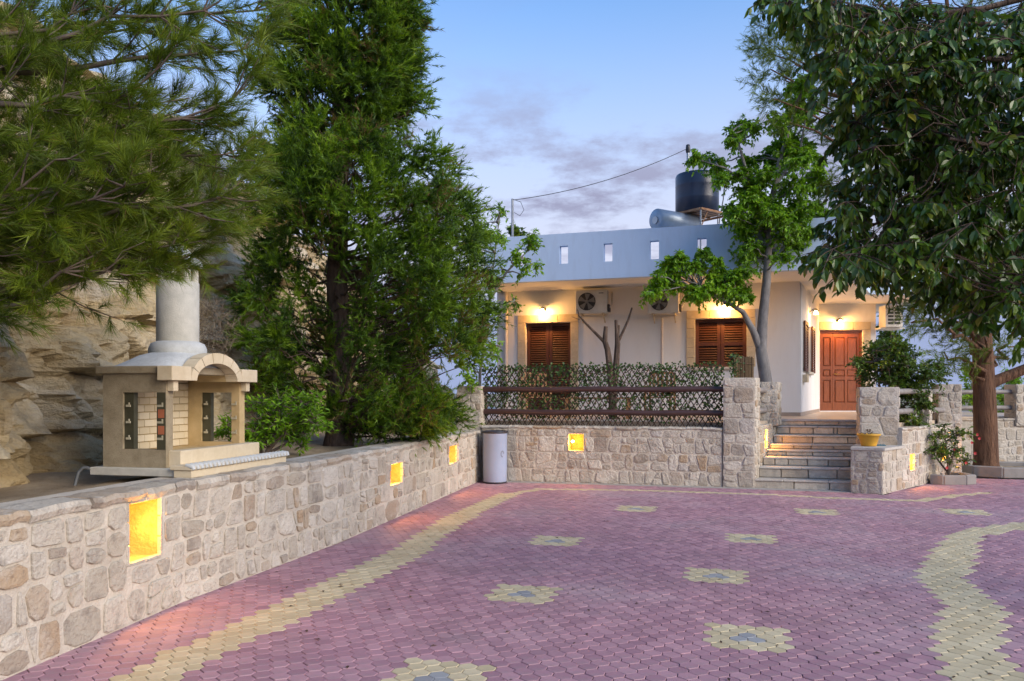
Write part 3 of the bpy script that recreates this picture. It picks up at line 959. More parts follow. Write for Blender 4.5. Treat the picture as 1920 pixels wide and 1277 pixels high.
splits = [[.0, .62, 1.18, 1.75], [.0, .36, .80, 1.26, 1.75], [.0, .2, .42, .74, 1.08, 1.42, 1.75], [.0, .33, .78, 1.3, 1.75], [.0, .42, .72, 1.10, 1.48, 1.75], [.0, .16, .70, 1.30, 1.75], [.0, .24, .66, 1.02, 1.09, 1.75], [0, .5, 1.1, 1.75]]
for i in range(8):
    z0 = tops[i - 1] if i else -.02
    z1 = tops[i]
    rm = rng.uniform(.0, .05)
    u0 = .02
    u1 = 1.56 if i < 3 else 1.85
    core = MB().bbox(sf, u0, u1, tv[i] + .05, (tv[i + 1] if i < 7 else 2.3) + .16, z0 - .02, z1 - .03).build('step', M['mortar'], st)
    for k in range(len(splits[i]) - 1):
        a0, a1 = splits[i][k] + u0, min(splits[i][k + 1] + u0, u1 + .05)
        if a1 - a0 < .05: continue
        a0 += .008; a1 -= .008
        jj = rng.uniform(-.008, .008)
        MB().bbox(sf, a0, a1, tv[i] + jj, tv[i] + .10, z0 + .008, z1 - .028 - rng.uniform(0, .006), .008).build('riser_stone', M['step_stone'], core)
    # treads: flags with a slight overhang
    k = 0; x = u0
    while x < u1 - .05:
        w = min(rng.uniform(.45, .75), u1 - x)
        if u1 - x - w < .2: w = u1 - x
        MB().bbox(sf, x + .004, x + w - .004, tv[i] - .018 + rng.uniform(-.006, .006), (tv[i + 1] + .05 if i < 7 else 2.55), z1 - .030, z1 + rng.uniform(-.002, .003), .007).build('tread', M['flag' if i in (6, 7) else 'pale_stone'], core)
        x += w

# ------------------------------------------------------------------ fence rails and trellis
f0, f1 = Vector((-.60, 14.68)), Vector((3.70, 13.62))
fd = (f1 - f0).normalized()
fn = Vector((fd.y, -fd.x))
for z, lb in ((1.675, 'upper dark brown round log rail of the trellis fence'), (1.262, 'lower dark brown round log rail of the trellis fence')):
    mb = MB()
    mid = (f0 + f1) / 2
    pl = []
    for k in range(13):
        q_ = f0 + (f1 - f0) * (k / 12)
        pl.append((q_.x, q_.y, z + .006 * math.sin(k * 1.3)))
    o = mb.tube(pl, [.050 + .003 * math.sin(k * 2.1) for k in range(13)], 14).build('log_rail', M['rail'], loc=(mid.x, mid.y, z))
    tag(o, lb, 'rail', 'log rails of the trellis fence')
tr = thing('trellis', 'diagonal wooden trellis panel threaded with ivy behind the brown rails', 'trellis', (1.5, 14.25, 1.0))
tl = (f1 - f0).length


def tf(s_, z, d):
    q_ = f0 + fd * s_ - fn * (.075 + d)
    return Vector((q_.x, q_.y, z))


TZ0, TZ1 = 1.015, 2.09
Ht = TZ1 - TZ0
step = .098
lean = .62
k = -Ht * lean
while k < tl:
    for sg, dd in ((1, 0), (-1, .012)):
        a_ = k; b_ = k + Ht * lean
        z0, z1 = TZ0, TZ1
        s0, s1 = (a_, b_) if sg > 0 else (b_, a_)
        # trim to the panel
        pts = []
        for t_ in (0, 1):
            s_ = s0 + (s1 - s0) * t_; z = z0 + (z1 - z0) * t_
            pts.append([s_, z])
        def trim(p, o_):
            lim = None
            if p[0] < 0.04: lim = .04
            if p[0] > tl - .04: lim = tl - .04
            if lim is not None:
                t_ = (lim - p[0]) / (o_[0] - p[0])
                return [lim, p[1] + (o_[1] - p[1]) * t_]
            return p
        p0, p1 = trim(pts[0], pts[1]), trim(pts[1], pts[0])
        if abs(p1[1] - p0[1]) < .08: continue
        w = .0095
        jj = rng.uniform(-.008, .008)
        mb = MB()
        mb.hexa([tf(p0[0] - w + jj, p0[1], dd), tf(p0[0] + w + jj, p0[1], dd), tf(p0[0] + w + jj, p0[1], dd + .009), tf(p0[0] - w + jj, p0[1], dd + .009),
                 tf(p1[0] - w, p1[1], dd), tf(p1[0] + w, p1[1], dd), tf(p1[0] + w, p1[1], dd + .009), tf(p1[0] - w, p1[1], dd + .009)])
        mb.build('slat', M['slat'], tr)
    k += step


# ------------------------------------------------------------------ foliage makers
def unit(a):
    return a / np.maximum(np.linalg.norm(a, axis=-1, keepdims=True), 1e-9)


def needles(name, O, D, Ln, Wd, m, parent, rnd):
    n = len(O)
    side = unit(np.cross(D, npr.normal(size=(n, 3))))
    W_ = (Wd if np.ndim(Wd) else np.full(n, Wd))[:, None]
    V = np.empty((n, 3, 3))
    V[:, 0] = O - side * W_ / 2
    V[:, 1] = O + side * W_ / 2
    V[:, 2] = O + D * Ln[:, None]
    F = np.arange(n * 3).reshape(n, 3)
    return npmesh(name, V.reshape(-1, 3), F, m, parent, rnd)


def leaves(name, O, D, Nn, Ln, Wr, m, parent, rnd, fold=.25):
    """four-point leaves folded along the midrib"""
    n = len(O)
    S = unit(np.cross(D, Nn))
    Nn = unit(np.cross(S, D))
    l_ = Ln[:, None]
    V = np.empty((n, 4, 3))
    V[:, 0] = O
    V[:, 1] = O + D * l_ * .45 + S * l_ * Wr / 2 + Nn * l_ * fold * Wr / 2
    V[:, 2] = O + D * l_ - Nn * l_ * .08
    V[:, 3] = O + D * l_ * .45 - S * l_ * Wr / 2 + Nn * l_ * fold * Wr / 2
    b_ = (np.arange(n) * 4)[:, None]
    F = np.concatenate([b_ + np.array([[0, 1, 2]]), b_ + np.array([[0, 2, 3]])], 1).reshape(-1, 3)
    return npmesh(name, V.reshape(-1, 3), F, m, parent, np.repeat(rnd, 2))


def curve(a, b, sag=0.0, n=6, wob=.0):
    a, b = Vector(a), Vector(b)
    r_ = []
    for k in range(n + 1):
        t_ = k / n
        p = a.lerp(b, t_)
        p.z += sag * 4 * t_ * (1 - t_)
        if 0 < k < n:
            p += Vector((rng.gauss(0, wob), rng.gauss(0, wob), rng.gauss(0, wob)))
        r_.append(p)
    return r_


def taper(n, r0, r1):
    return [r0 + (r1 - r0) * k / n for k in range(n + 1)]


def needle_clumps(cent, rad, out, twigs, per, nl, spread=.75, tuplift=.25):
    """arrays of needle origins and directions for clumps: twigs radiate, needles sit along them"""
    C = np.repeat(cent, twigs, 0); Rr = np.repeat(rad, twigs); Ou = np.repeat(out, twigs, 0)
    T = unit(Ou * .9 + npr.normal(size=C.shape) * spread + np.array([0, 0, tuplift]))
    ln = Rr * npr.uniform(.6, 1.25, len(C))
    start = C + npr.normal(size=C.shape) * Rr[:, None] * .22
    O = np.repeat(start, per, 0); TT = np.repeat(T, per, 0); LL = np.repeat(ln, per)
    tt = npr.uniform(.05, 1, len(O))
    O = O + TT * (LL * tt)[:, None]
    D = unit(TT * .95 + unit(np.cross(TT, npr.normal(size=TT.shape))) * npr.uniform(.3, .9, len(O))[:, None])
    Ln = nl * npr.uniform(.6, 1.2, len(O))
    return O, D, Ln, tt, start, T, ln


# ---- big dark fluffy conifer behind the left wall
TY, TX = 11.4, (636 - 960) / FPX * 11.4
tree = thing('conifer_tree', 'tall dark green fluffy conifer standing behind the left stone wall', 'tree', (TX, TY, .8))
ol = [(-420, 560, 740), (-250, 530, 770), (-100, 515, 800), (0, 488, 816), (80, 480, 830), (150, 474, 814), (200, 455, 832), (260, 432, 830), (300, 440, 880), (340, 445, 892), (400, 432, 930), (450, 425, 962), (520, 412, 976), (600, 418, 968), (680, 435, 952), (740, 475, 930), (790, 590, 890), (815, 640, 815)]
oy = [p[0] for p in ol]; oxl = [p[1] for p in ol]; oxr = [p[2] for p in ol]
cc, rr_, oo = [], [], []
tk = MB()
tk.tube([(TX - .02, TY, .70), (TX, TY, 1.0), (TX + .01, TY, 1.9), (TX - .03, TY, 3.2), (TX + .02, TY, 5), (TX, TY, 7.5), (TX, TY, 9.6)], [.25, .20, .175, .15, .115, .07, .02], 14)
nb = 0
while nb < 1500:
    y = rng.uniform(-400, 812)
    z = EYE - (y - HZ) / FPX * TY
    xl = np.interp(y, oy, oxl); xr = np.interp(y, oy, oxr)
    cxp = (xl + xr) / 2; hw = (xr - xl) / 2 / FPX * TY
    X0 = (cxp - 960) / FPX * TY
    a_ = rng.uniform(0, 2 * math.pi); rr = math.sqrt(rng.uniform(.06, 1))
    rr = rr * (.94 + .12 * noise.noise(Vector((a_ * 1.2, z * 1.1, 4))))
    rad = rng.uniform(.20, .38)
    hwd = max(.1, hw - rad * .75)
    x = X0 + math.cos(a_) * rr * hwd; yy = TY + math.sin(a_) * rr * min(hwd, 1.75)
    # bays and lobes in the crown
    if noise.noise(Vector((x * .95, yy * .95, z * .85 + 3))) < -.20: continue
    if yy < TY - .25 and abs(x - TX - .02) < .33 and z < 3.3 and rng.random() < .85: continue
    cc.append((x, yy, z)); rr_.append(rad)
    od = Vector((x - TX, yy - TY, .15)).normalized()
    oo.append(tuple(od))
    if rng.random() < .3:
        zt = max(1.4, z - rng.uniform(.1, .7))
        tk.tube(curve((TX, TY, zt - .25 * rng.random()), (x, yy, z), -.10, 5, .06), taper(5, .020, .005), 5, False)
    nb += 1
cc, rr_, oo = map(np.array, (cc, rr_, oo))
O, D, Ln, tt, s0_, T0_, l0_ = needle_clumps(cc, rr_, oo, 14, 34, .086, .9, .30)
tone = np.repeat(npr.uniform(-.32, .30, len(cc)), 14 * 34)
brown = np.repeat(npr.random(len(cc)) < .10, 14 * 34)
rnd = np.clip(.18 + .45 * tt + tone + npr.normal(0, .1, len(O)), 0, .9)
rnd = np.where(brown & (npr.random(len(O)) < .5), 1.0, rnd)
tk.build('trunk', M['bark'], tree)
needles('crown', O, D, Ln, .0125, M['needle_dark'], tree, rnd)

# ---- long-needled pine reaching in from the left
PXL, PYL = -5.3, 4.9
pine = thing('pine_tree', 'long needled pine branches reaching in from the upper left', 'tree', (PXL, PYL, 0))
tk = MB()
tk.tube([(PXL, PYL, -.3), (PXL + .05, PYL, 1.5), (PXL - .05, PYL + .1, 3), (PXL, PYL + .1, 5.5), (PXL, PYL, 7.5)], [.24, .2, .17, .12, .04], 12)
targets = [(495, 20, 5.6), (470, 95, 5.2), (450, 190, 5.0), (440, 290, 5.3), (430, 370, 5.0), (385, 440, 5.2), (320, 490, 5.1), (215, 508, 4.8), (90, 492, 4.7), (330, 60, 5.5), (210, 10, 5.2), (350, 250, 5.7),
           (250, 350, 4.6), (120, 300, 4.5), (60, 120, 4.9), (180, 200, 5.6), (290, 150, 4.8), (150, 420, 5.2), (30, 400, 4.6), (400, 20, 4.9), (320, 400, 5.5), (420, 330, 5.6), (250, 460, 5.3), (110, 60, 5.5), (-60, 250, 4.8), (-50, 450, 4.9), (390, 220, 5.2), (240, 270, 5.2), (300, 320, 4.9), (395, 400, 5.4), (340, 460, 5.0)]
tw_o, tw_d, tw_l = [], [], []
for (x, y, Yd) in targets:
    e_ = P(x - 18, y, Yd)
    zs = e_.z * .75 + rng.uniform(-.1, .5)
    a_ = Vector((PXL, PYL, zs))
    cv_ = curve(a_, e_, rng.uniform(-.12, .16), 12, .035)
    tk.tube(cv_, taper(12, rng.uniform(.03, .05), .006), 6, False)
    for i in range(4, 13):
        for rep in range(3 if i > 7 else 2):
            p = cv_[i]
            d0 = (cv_[i] - cv_[i - 1]).normalized()
            sd_ = Vector((rng.gauss(0, 1), rng.gauss(0, .8), rng.gauss(0.1, .8)))
            d = (d0 * 1.0 + sd_.normalized() * rng.uniform(.5, 1.1)).normalized()
            ln = rng.uniform(.22, .50) * (1.0 if i < 12 else .7)
            q_ = p + d * ln
            mid = p.lerp(q_, .5) + Vector((0, 0, -.02))
            tk.tube([p, mid, q_], [.007, .005, .003], 4, False)
            # twigs off this shoot
            for w in range(5):
                tpos = p.lerp(q_, .3 + .7 * w / 4)
                dd = (d + Vector((rng.gauss(0, .5), rng.gauss(0, .5), rng.gauss(.05, .4)))).normalized()
                tw_o.append(tpos); tw_d.append(dd); tw_l.append(rng.uniform(.08, .2))
tk.build('trunk', M['twig'], pine)
tw_o, tw_d, tw_l = np.array(tw_o), np.array(tw_d), np.array(tw_l)
per = 60
O = np.repeat(tw_o, per, 0); TT = np.repeat(tw_d, per, 0); LL = np.repeat(tw_l, per)
tt = npr.uniform(0, 1, len(O)) ** .8
O = O + TT * (LL * tt)[:, None]
D = unit(TT * 1.0 + unit(np.cross(TT, npr.normal(size=TT.shape))) * npr.uniform(.25, .95, len(O))[:, None] + np.array([0, 0, -.05]))
Ln = .115 * npr.uniform(.7, 1.25, len(O))
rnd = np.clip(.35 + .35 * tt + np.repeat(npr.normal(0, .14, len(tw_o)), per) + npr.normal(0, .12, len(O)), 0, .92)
rnd = np.where(npr.random(len(O)) < .02, 1.0, rnd)
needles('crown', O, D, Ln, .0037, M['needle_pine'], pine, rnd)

# ---- big pine at the right: trunk in the curb ring
RX, RY = 9.43, 15.7
pine2 = thing('pine_tree', 'big pine with thick reddish trunk in the curb ring on the right', 'tree', (RX, RY, 0))
tk = MB()
tk.tube([(RX - .01, RY, .0), (RX, RY, .25), (RX - .02, RY, 1.2), (RX - .05, RY, 2.0), (RX - .1, RY, 3.2), (RX - .35, RY, 5), (RX - .6, RY, 7.4), (RX - .8, RY, 9.6)], [.27, .225, .21, .195, .17, .13, .09, .03], 16)
tk.tube([(RX - .02, RY, 1.75), (RX + .25, RY - .02, 1.88), (RX + .75, RY - .1, 2.1), (RX + 1.4, RY - .2, 2.6), (RX + 2.2, RY - .3, 3.4)], [.13, .11, .10, .085, .05], 10)
cl_ = []
ppx = [(1440, 100, 40), (1455, 60, 45), (1470, 150, 50), (1450, 185, 30), (1520, 80, 70), (1530, 190, 60), (1590, 60, 80), (1590, 170, 80), (1600, 270, 80), (1660, 100, 90), (1680, 230, 90), (1700, 340, 90), (1640, 360, 70), (1760, 100, 100), (1780, 250, 100), (1800, 380, 100), (1860, 150, 100), (1880, 320, 100), (1740, 470, 80), (1840, 480, 90), (1900, 520, 90),
       (1690, 560, 40), (1730, 560, 45), (1790, 570, 50), (1800, 640, 45), (1870, 610, 70), (1910, 650, 50), (1820, 690, 30), (1500, 20, 60), (1640, 20, 90), (1850, 30, 90), (1950, 250, 100), (1980, 450, 100), (1700, -80, 110), (1850, -100, 110), (1560, -60, 80), (2040, 100, 100), (1770, 660, 30), (1860, 670, 40), (1720, 600, 25), (1570, 340, 45), (1480, 230, 30), (1445, 130, 35), (1460, 90, 45), (1490, 120, 50), (1500, 60, 50), (1475, 190, 35), (1550, 130, 60), (1560, 250, 55), (1620, 480, 50), (1680, 430, 60), (1760, 590, 50), (1830, 560, 60), (1880, 560, 60), (1800, 610, 40), (1850, 640, 40)]
cen, rad, out = [], [], []
for (x, y, r_) in ppx:
    Yd = RY + rng.uniform(-1.4, 1.4)
    c = P(x, y, Yd)
    zt = min(max(c.z * .8, 1.9), 9)
    xt = np.interp(zt, [0, 2, 3.2, 5, 7.4, 9.6], [RX, RX - .05, RX - .1, RX - .35, RX - .6, RX - .8])
    tk.tube(curve((xt, RY, zt), c, rng.uniform(-.1, .2), 7, .08), taper(7, .05, .012), 6, False)
    for k in range(max(3, int(r_ / 9))):
        rr = r_ / FPX * Yd
        d = Vector((rng.gauss(0, 1), rng.gauss(0, 1), rng.gauss(0, .8)))
        d = d / max(d.length, .3) * rng.random() ** .5
        cen.append(c + d * rr); rad.append(rng.uniform(.22, .36)); out.append((d * .8 + Vector((-.2, 0, .1))).normalized())
cen, rad, out = np.array(cen), np.array(rad), np.array(out)
O, D, Ln, tt, _, _, _ = needle_clumps(cen, rad, out, 12, 26, .12, .85, .05)
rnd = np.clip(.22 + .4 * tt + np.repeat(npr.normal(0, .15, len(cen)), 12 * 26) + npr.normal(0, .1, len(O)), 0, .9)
tk.build('trunk', M['bark_red'], pine2)
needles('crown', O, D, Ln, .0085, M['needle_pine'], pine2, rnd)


# ---- broadleaf trees
def leafy(tree_, clusters, limbs, m, bark, leaf_l, leaf_w, twigs, per, droop=.35, up=.15, shaft=.02, nodes=None):
    """limbs: list of (points, r0, r1); clusters (centre, radius). Twigs radiate from each cluster and carry leaves"""
    tk = MB()
    pool = []
    for pts, r0, r1 in limbs:
        pts = [Vector(p) for p in pts]
        tk.tube(pts, taper(len(pts) - 1, r0, r1), 10)
        for i in range(len(pts) - 1):
            for t_ in (0, .33, .66): pool.append(pts[i].lerp(pts[i + 1], t_))
        pool.append(pts[-1])
    O, D, Nn, Ln, rn = [], [], [], [], []
    for c, rad in clusters:
        c = Vector(c)
        a_ = min(pool, key=lambda p: (p - c).length + max(0, p.z - c.z) * .7)
        tk.tube(curve(a_, c, .03, 5, .02), taper(5, shaft, .005), 5, False)
        tone = rng.gauss(0, .13)
        for k in range(twigs):
            d = Vector((rng.gauss(0, 1), rng.gauss(0, 1), rng.gauss(up, .75))).normalized()
            ln = rad * rng.uniform(.55, 1.15)
            tip = c + d * ln + Vector((0, 0, -droop * ln * rng.uniform(.3, 1)))
            cvp = [c, c.lerp(tip, .5) + Vector((0, 0, .10 * ln)), tip]
            tk.tube(cvp, [.005, .0035, .002], 3, False)
            for j in range(per):
                t_ = rng.uniform(.12, 1)
                p = cvp[0].lerp(cvp[1], t_ * 2) if t_ < .5 else cvp[1].lerp(cvp[2], t_ * 2 - 1)
                tw = (cvp[2] - cvp[0]).normalized()
                dd = tw * .6 + Vector((rng.gauss(0, .7), rng.gauss(0, .7), rng.gauss(-droop, .4)))
                O.append(p); D.append(dd.normalized())
                Nn.append(Vector((rng.gauss(0, .6), rng.gauss(-.25, .6), 1)).normalized())
                Ln.append(leaf_l * rng.uniform(.65, 1.2)); rn.append(min(1, max(0, rng.gauss(.5, .2) + tone)))
    O, D, Nn, Ln, rn = map(np.array, (O, D, Nn, Ln, rn))
    trunk = tk.build('trunk', bark, tree_)
    cr_ = leaves('crown', O, D, Nn, Ln, leaf_w, m, tree_, rn)
    return trunk, cr_, (O, D, Nn, Ln, rn)


def px_clusters(lst, Y0, dY, rmin=.22, rmax=.34):
    """(x, y, r, n): n clusters in a blob seen at x,y with radius r pixels"""
    out_ = []
    for x, y, r_, n in lst:
        for k in range(n):
            a_ = rng.uniform(0, 6.283); q_ = math.sqrt(rng.random()) * r_
            Yd = Y0 + rng.uniform(-dY, dY)
            out_.append((P(x + math.cos(a_) * q_, y + math.sin(a_) * q_, Yd), rng.uniform(rmin, rmax)))
    return out_


# forked light green tree by the steps
FY = 15.75
t1 = thing('forked_tree', 'light green leafy tree with forked grey trunk by the steps', 'tree', P(1437, 786, FY))
limbs = [([P(1437, 790, FY), P(1436, 715, FY), P(1427, 655, FY), P(1430, 600, FY), P(1437, 530, FY), P(1441, 465, FY), P(1446, 380, FY), P(1462, 300, FY), P(1490, 210, FY)], .14, .03),
         ([P(1426, 655, FY), P(1412, 620, FY - .05), P(1393, 585, FY - .1), P(1352, 560, FY - .2), P(1310, 540, FY - .3)], .085, .018),
         ([P(1441, 470, FY), P(1455, 450, FY), P(1480, 425, FY + .1)], .05, .02),
         ([P(1444, 400, FY), P(1405, 340, FY - .2), P(1385, 270, FY - .3), P(1370, 250, FY - .3)], .045, .012),
         ([P(1405, 345, FY - .2), P(1360, 315, FY - .3), P(1318, 302, FY - .3)], .022, .008),
         ([P(1452, 350, FY), P(1500, 280, FY + .2), P(1520, 170, FY + .2)], .04, .012)]
cl_ = px_clusters([(1238, 522, 24, 5), (1275, 508, 30, 8), (1320, 498, 28, 8), (1350, 532, 34, 9), (1390, 540, 26, 6), (1312, 535, 22, 4), (1222, 538, 10, 1), (1400, 500, 14, 2)], FY - .25, .45, .16, .26)
cl_ += px_clusters([(1390, 460, 35, 8), (1400, 400, 45, 14), (1450, 430, 50, 14), (1430, 340, 50, 15), (1490, 380, 50, 13), (1510, 300, 45, 12), (1470, 250, 40, 10), (1500, 190, 32, 8), (1515, 150, 18, 4), (1400, 250, 22, 4), (1370, 255, 16, 2), (1335, 305, 22, 3), (1312, 302, 12, 2), (1385, 300, 22, 3), (1530, 420, 40, 8), (1365, 345, 16, 2), (1370, 400, 16, 3), (1480, 460, 30, 5)], FY, .8, .20, .34)
leafy(t1, cl_, limbs, M['leaf_lime'], M['bark_grey'], .086, .52, 20, 19, droop=.6)

# leafy tree half hidden behind the conifer
HY = 14.9
t2 = thing('leafy_tree', 'light leafy young tree peeking out right of the dark conifer', 'tree', P(900, 790, HY))
limbs = [([P(898, 800, HY), P(900, 700, HY), P(915, 600, HY), P(925, 500, HY), P(935, 420, HY)], .035, .010), ([P(920, 560, HY), P(950, 510, HY), P(990, 470, HY)], .03, .01), ([P(908, 640, HY), P(930, 600, HY), P(955, 565, HY)], .025, .01)]
cl_ = px_clusters([(935, 395, 14, 2), (930, 430, 28, 5), (900, 450, 30, 5), (985, 465, 25, 4), (1010, 450, 10, 1), (960, 500, 28, 5), (920, 520, 28, 4), (950, 570, 18, 2), (905, 600, 26, 4), (925, 660, 20, 3), (890, 700, 26, 4), (1000, 490, 12, 1)], HY, .4, .16, .26)
leafy(t2, cl_, limbs, M['leaf_lime'], M['bark_grey'], .085, .5, 10, 9, droop=.3)

# big-leaved tree hanging in from the upper right, close by
BX, BY = 5.6, 5.2
t3 = thing('evergreen_tree', 'dark glossy broadleaf tree hanging in close at the upper right', 'tree', (BX, BY, 0))
limbs = [([(BX, BY, -.05), (BX, BY, 1.2), (BX - .1, BY, 2.4), (BX - .3, BY - .05, 3.4), (BX - .8, BY - .1, 4.6), (BX - 1.3, BY - .1, 5.6)], .2, .06)]
for (x, y, Yd) in ((1480, -40, 5.0), (1600, 30, 5.3), (1700, 140, 4.9), (1650, 300, 5.4), (1780, 260, 4.6), (1620, 430, 5.6), (1800, 430, 5.1), (1880, 560, 4.7), (1760, 40, 4.8)):
    e_ = P(x, y, Yd)
    limbs.append((curve((BX - .2, BY, max(2.2, e_.z - .3)), e_, .25, 7, .05), .045, .008))
cl_ = px_clusters([(1480, -15, 28, 4), (1540, 5, 45, 7), (1600, 50, 55, 12), (1570, 110, 28, 4), (1680, 50, 70, 15), (1640, 140, 58, 12), (1740, 130, 80, 19), (1820, 80, 80, 19), (1880, 180, 80, 19), (1610, 220, 34, 5), (1690, 230, 66, 14), (1780, 270, 80, 18), (1870, 310, 80, 18), (1655, 310, 50, 9), (1610, 370, 32, 4), (1720, 360, 66, 13), (1810, 410, 78, 17), (1890, 440, 78, 17), (1570, 440, 30, 4), (1630, 455, 42, 7), (1700, 465, 52, 9), (1530, 470, 16, 2), (1590, 485, 18, 2), (1780, 500, 55, 9), (1870, 525, 50, 8), (1915, 570, 34, 4), (1830, 585, 20, 2), (1960, 300, 90, 15), (1980, 480, 80, 12), (1960, 80, 90, 14), (1650, 512, 14, 2)], 5.4, .85, .13, .25)
O, D, Nn, Ln, rn = [], [], [], [], []
tk = MB()
pool = []
for pts, r0, r1 in limbs:
    pts = [Vector(p) for p in pts]
    tk.tube(pts, taper(len(pts) - 1, r0, r1), 10)
    for i in range(len(pts) - 1):
        for t_ in (0, .25, .5, .75): pool.append(pts[i].lerp(pts[i + 1], t_))
for c, rad in cl_:
    a_ = rng.choice(sorted(pool, key=lambda p: (p - c).length)[:9])
    tk.tube(curve(a_, c, .05, 5, .03), taper(5, .005, .0025), 5, False)
    tone = rng.gauss(0, .12)
    for k in range(6):
        d = Vector((rng.gauss(-.1, 1), rng.gauss(0, 1), rng.gauss(-.35, .6))).normalized()
        ln = rad * rng.uniform(.7, 1.3)
        tip = c + d * ln + Vector((0, 0, -.3 * ln))
        tk.tube([c, c.lerp(tip, .5) + Vector((0, 0, .05 * ln)), tip], [.004, .003, .0018], 4, False)
        for j in range(11):
            t_ = .10 + .90 * (j + rng.random() * .7) / 11
            p = c.lerp(tip, t_)
            tw = (tip - c).normalized()
            dd = tw * .5 + Vector((rng.gauss(0, .55), rng.gauss(0, .55), rng.gauss(-.75, .35)))
            O.append(p); D.append(dd.normalized()); Nn.append(Vector((rng.gauss(-.2, .7), rng.gauss(-.5, .6), .8)).normalized())
            Ln.append(rng.uniform(.046, .092)); rn.append(min(1, max(0, rng.gauss(.45, .2) + tone)))
tk.build('trunk', M['bark'], t3)
O, D, Nn, Ln, rn = map(np.array, (O, D, Nn, Ln, rn))
# leaf template in local (along, side, normal): 10 points, 8 faces
LT = np.array([(0, 0, 0), (.2, .17, .05), (.48, .25, .07), (.8, .13, .0), (1, 0, -.12), (.8, -.13, .0), (.48, -.25, .07), (.2, -.17, .05), (.3, 0, -.01), (.68, 0, -.03)])
LF = np.array([(0, 1, 8), (8, 1, 2), (8, 2, 9), (9, 2, 3), (9, 3, 4), (9, 4, 5), (9, 5, 6), (8, 9, 6), (8, 6, 7), (0, 8, 7)])
S = unit(np.cross(D, Nn)); Nn = unit(np.cross(S, D))
pxl = 960 + FPX * O[:, 0] / O[:, 1]; pyl = HZ - FPX * (O[:, 2] - EYE) / O[:, 1]
inview = (pxl > 1380) & (pxl < 1905) & (pyl > 10) & (pyl < 690)
score = np.where(inview, Ln / O[:, 1] - (O[:, 1] - 4.4) * .01, -9)
top = np.argsort(-score)[:300]
msk = np.zeros(len(O), bool); msk[top] = True
lme = bpy.data.meshes.new('leaf')
lme.from_pydata([tuple(v) for v in LT], [], [tuple(int(i) for i in q_) for q_ in LF])
lme.materials.append(M['leaf_glossy_one'])
from mathutils import Matrix
for i in top:
    o = bpy.data.objects.new('leaf', lme)
    o.parent = t3
    mt = Matrix((tuple(D[i] * Ln[i]) , tuple(S[i] * Ln[i]), tuple(Nn[i] * Ln[i]))).transposed().to_4x4()
    mt.translation = Vector(O[i]) - t3.location
    o.matrix_local = mt
    COL.objects.link(o)
rest = np.where(~msk)[0]
Vv = O[rest][:, None, :] + Ln[rest][:, None, None] * (LT[None, :, 0:1] * D[rest][:, None, :] + LT[None, :, 1:2] * S[rest][:, None, :] + LT[None, :, 2:3] * Nn[rest][:, None, :])
Ff = (LF[None] + (np.arange(len(rest)) * 10)[:, None, None]).reshape(-1, 3)
tag(npmesh('foliage', Vv.reshape(-1, 3), Ff, M['leaf_glossy'], t3, np.repeat(rn[rest], len(LF))), kind='stuff')

# shrubs
def shrub(name, label, base_, blobs, Y0, dY, m, leaf_l, twigs=10, per=10, group=None, bark=None, cat='shrub', wr=.5, rmin=.12, rmax=.2):
    t_ = thing(name, label, cat, base_, group)
    cl2 = px_clusters(blobs, Y0, dY, rmin, rmax)
    b_ = Vector(base_)
    top_ = sum((c for c, r_ in cl2), Vector((0, 0, 0))) / len(cl2)
    limbs_ = [([b_, b_.lerp(top_, .5) + Vector((.03, 0, 0)), top_], .03, .01)]
    for k in range(3):
        c = rng.choice(cl2)[0]
        limbs_.append(([b_.lerp(top_, .15), b_.lerp(c, .6), c], .02, .006))
    leafy(t_, cl2, limbs_, m, bark or M['twig'], leaf_l, wr, twigs, per, droop=.15, up=.3, shaft=.01)
    return t_


shrub('round_bush', 'dense round green bush behind the pale pillar, in front of the door', (6.85, 14.35, 1.0), [(1680, 700, 60, 26), (1640, 690, 40, 12), (1720, 720, 45, 14), (1700, 760, 40, 12), (1610, 690, 18, 3), (1660, 740, 50, 14), (1745, 700, 20, 4), (1690, 675, 30, 6), (1715, 785, 20, 4)], 14.35, .5, M['leaf_shrub'], .07, 15, 13, rmin=.17, rmax=.27)
sh = shrub('flowering_shrub', 'small shrub with red flowers in the short curb planter', (7.82, 14.12, .08), [(1755, 825, 18, 5), (1780, 815, 22, 6), (1775, 850, 20, 5), (1805, 830, 20, 4), (1745, 845, 12, 3), (1810, 855, 12, 2), (1765, 862, 10, 2)], 14.1, .25, M['leaf_shrub'], .065, 8, 8)
for (x, y) in ((1832, 815), (1822, 830), (1811, 868), (1790, 843), (1828, 850), (1775, 877), (1836, 822)):
    p = P(x, y, 14.0 + rng.uniform(-.1, .1))
    mb = MB()
    for k in range(5):
        a_ = k * 1.2566
        mb.add([p, p + Vector((math.cos(a_) * .022, -.006, math.sin(a_) * .022)), p + Vector((math.cos(a_ + .6) * .032, -.012, math.sin(a_ + .6) * .032)), p + Vector((math.cos(a_ + 1.2) * .022, -.006, math.sin(a_ + 1.2) * .022))], [(0, 1, 2, 3)])
    mb.build('flower', M['flower'], sh)
shrub('leafy_bush', 'light green leafy bush between the barbecue and the conifer trunk', (-2.95, 9.3, .8), [(500, 790, 38, 10), (550, 780, 38, 11), (585, 770, 26, 6), (480, 820, 24, 5), (540, 825, 34, 8), (600, 800, 18, 3), (520, 755, 18, 3), (445, 800, 20, 5), (425, 810, 16, 3)], 9.3, .35, M['leaf_lime'], .075, 9, 8, wr=.36)
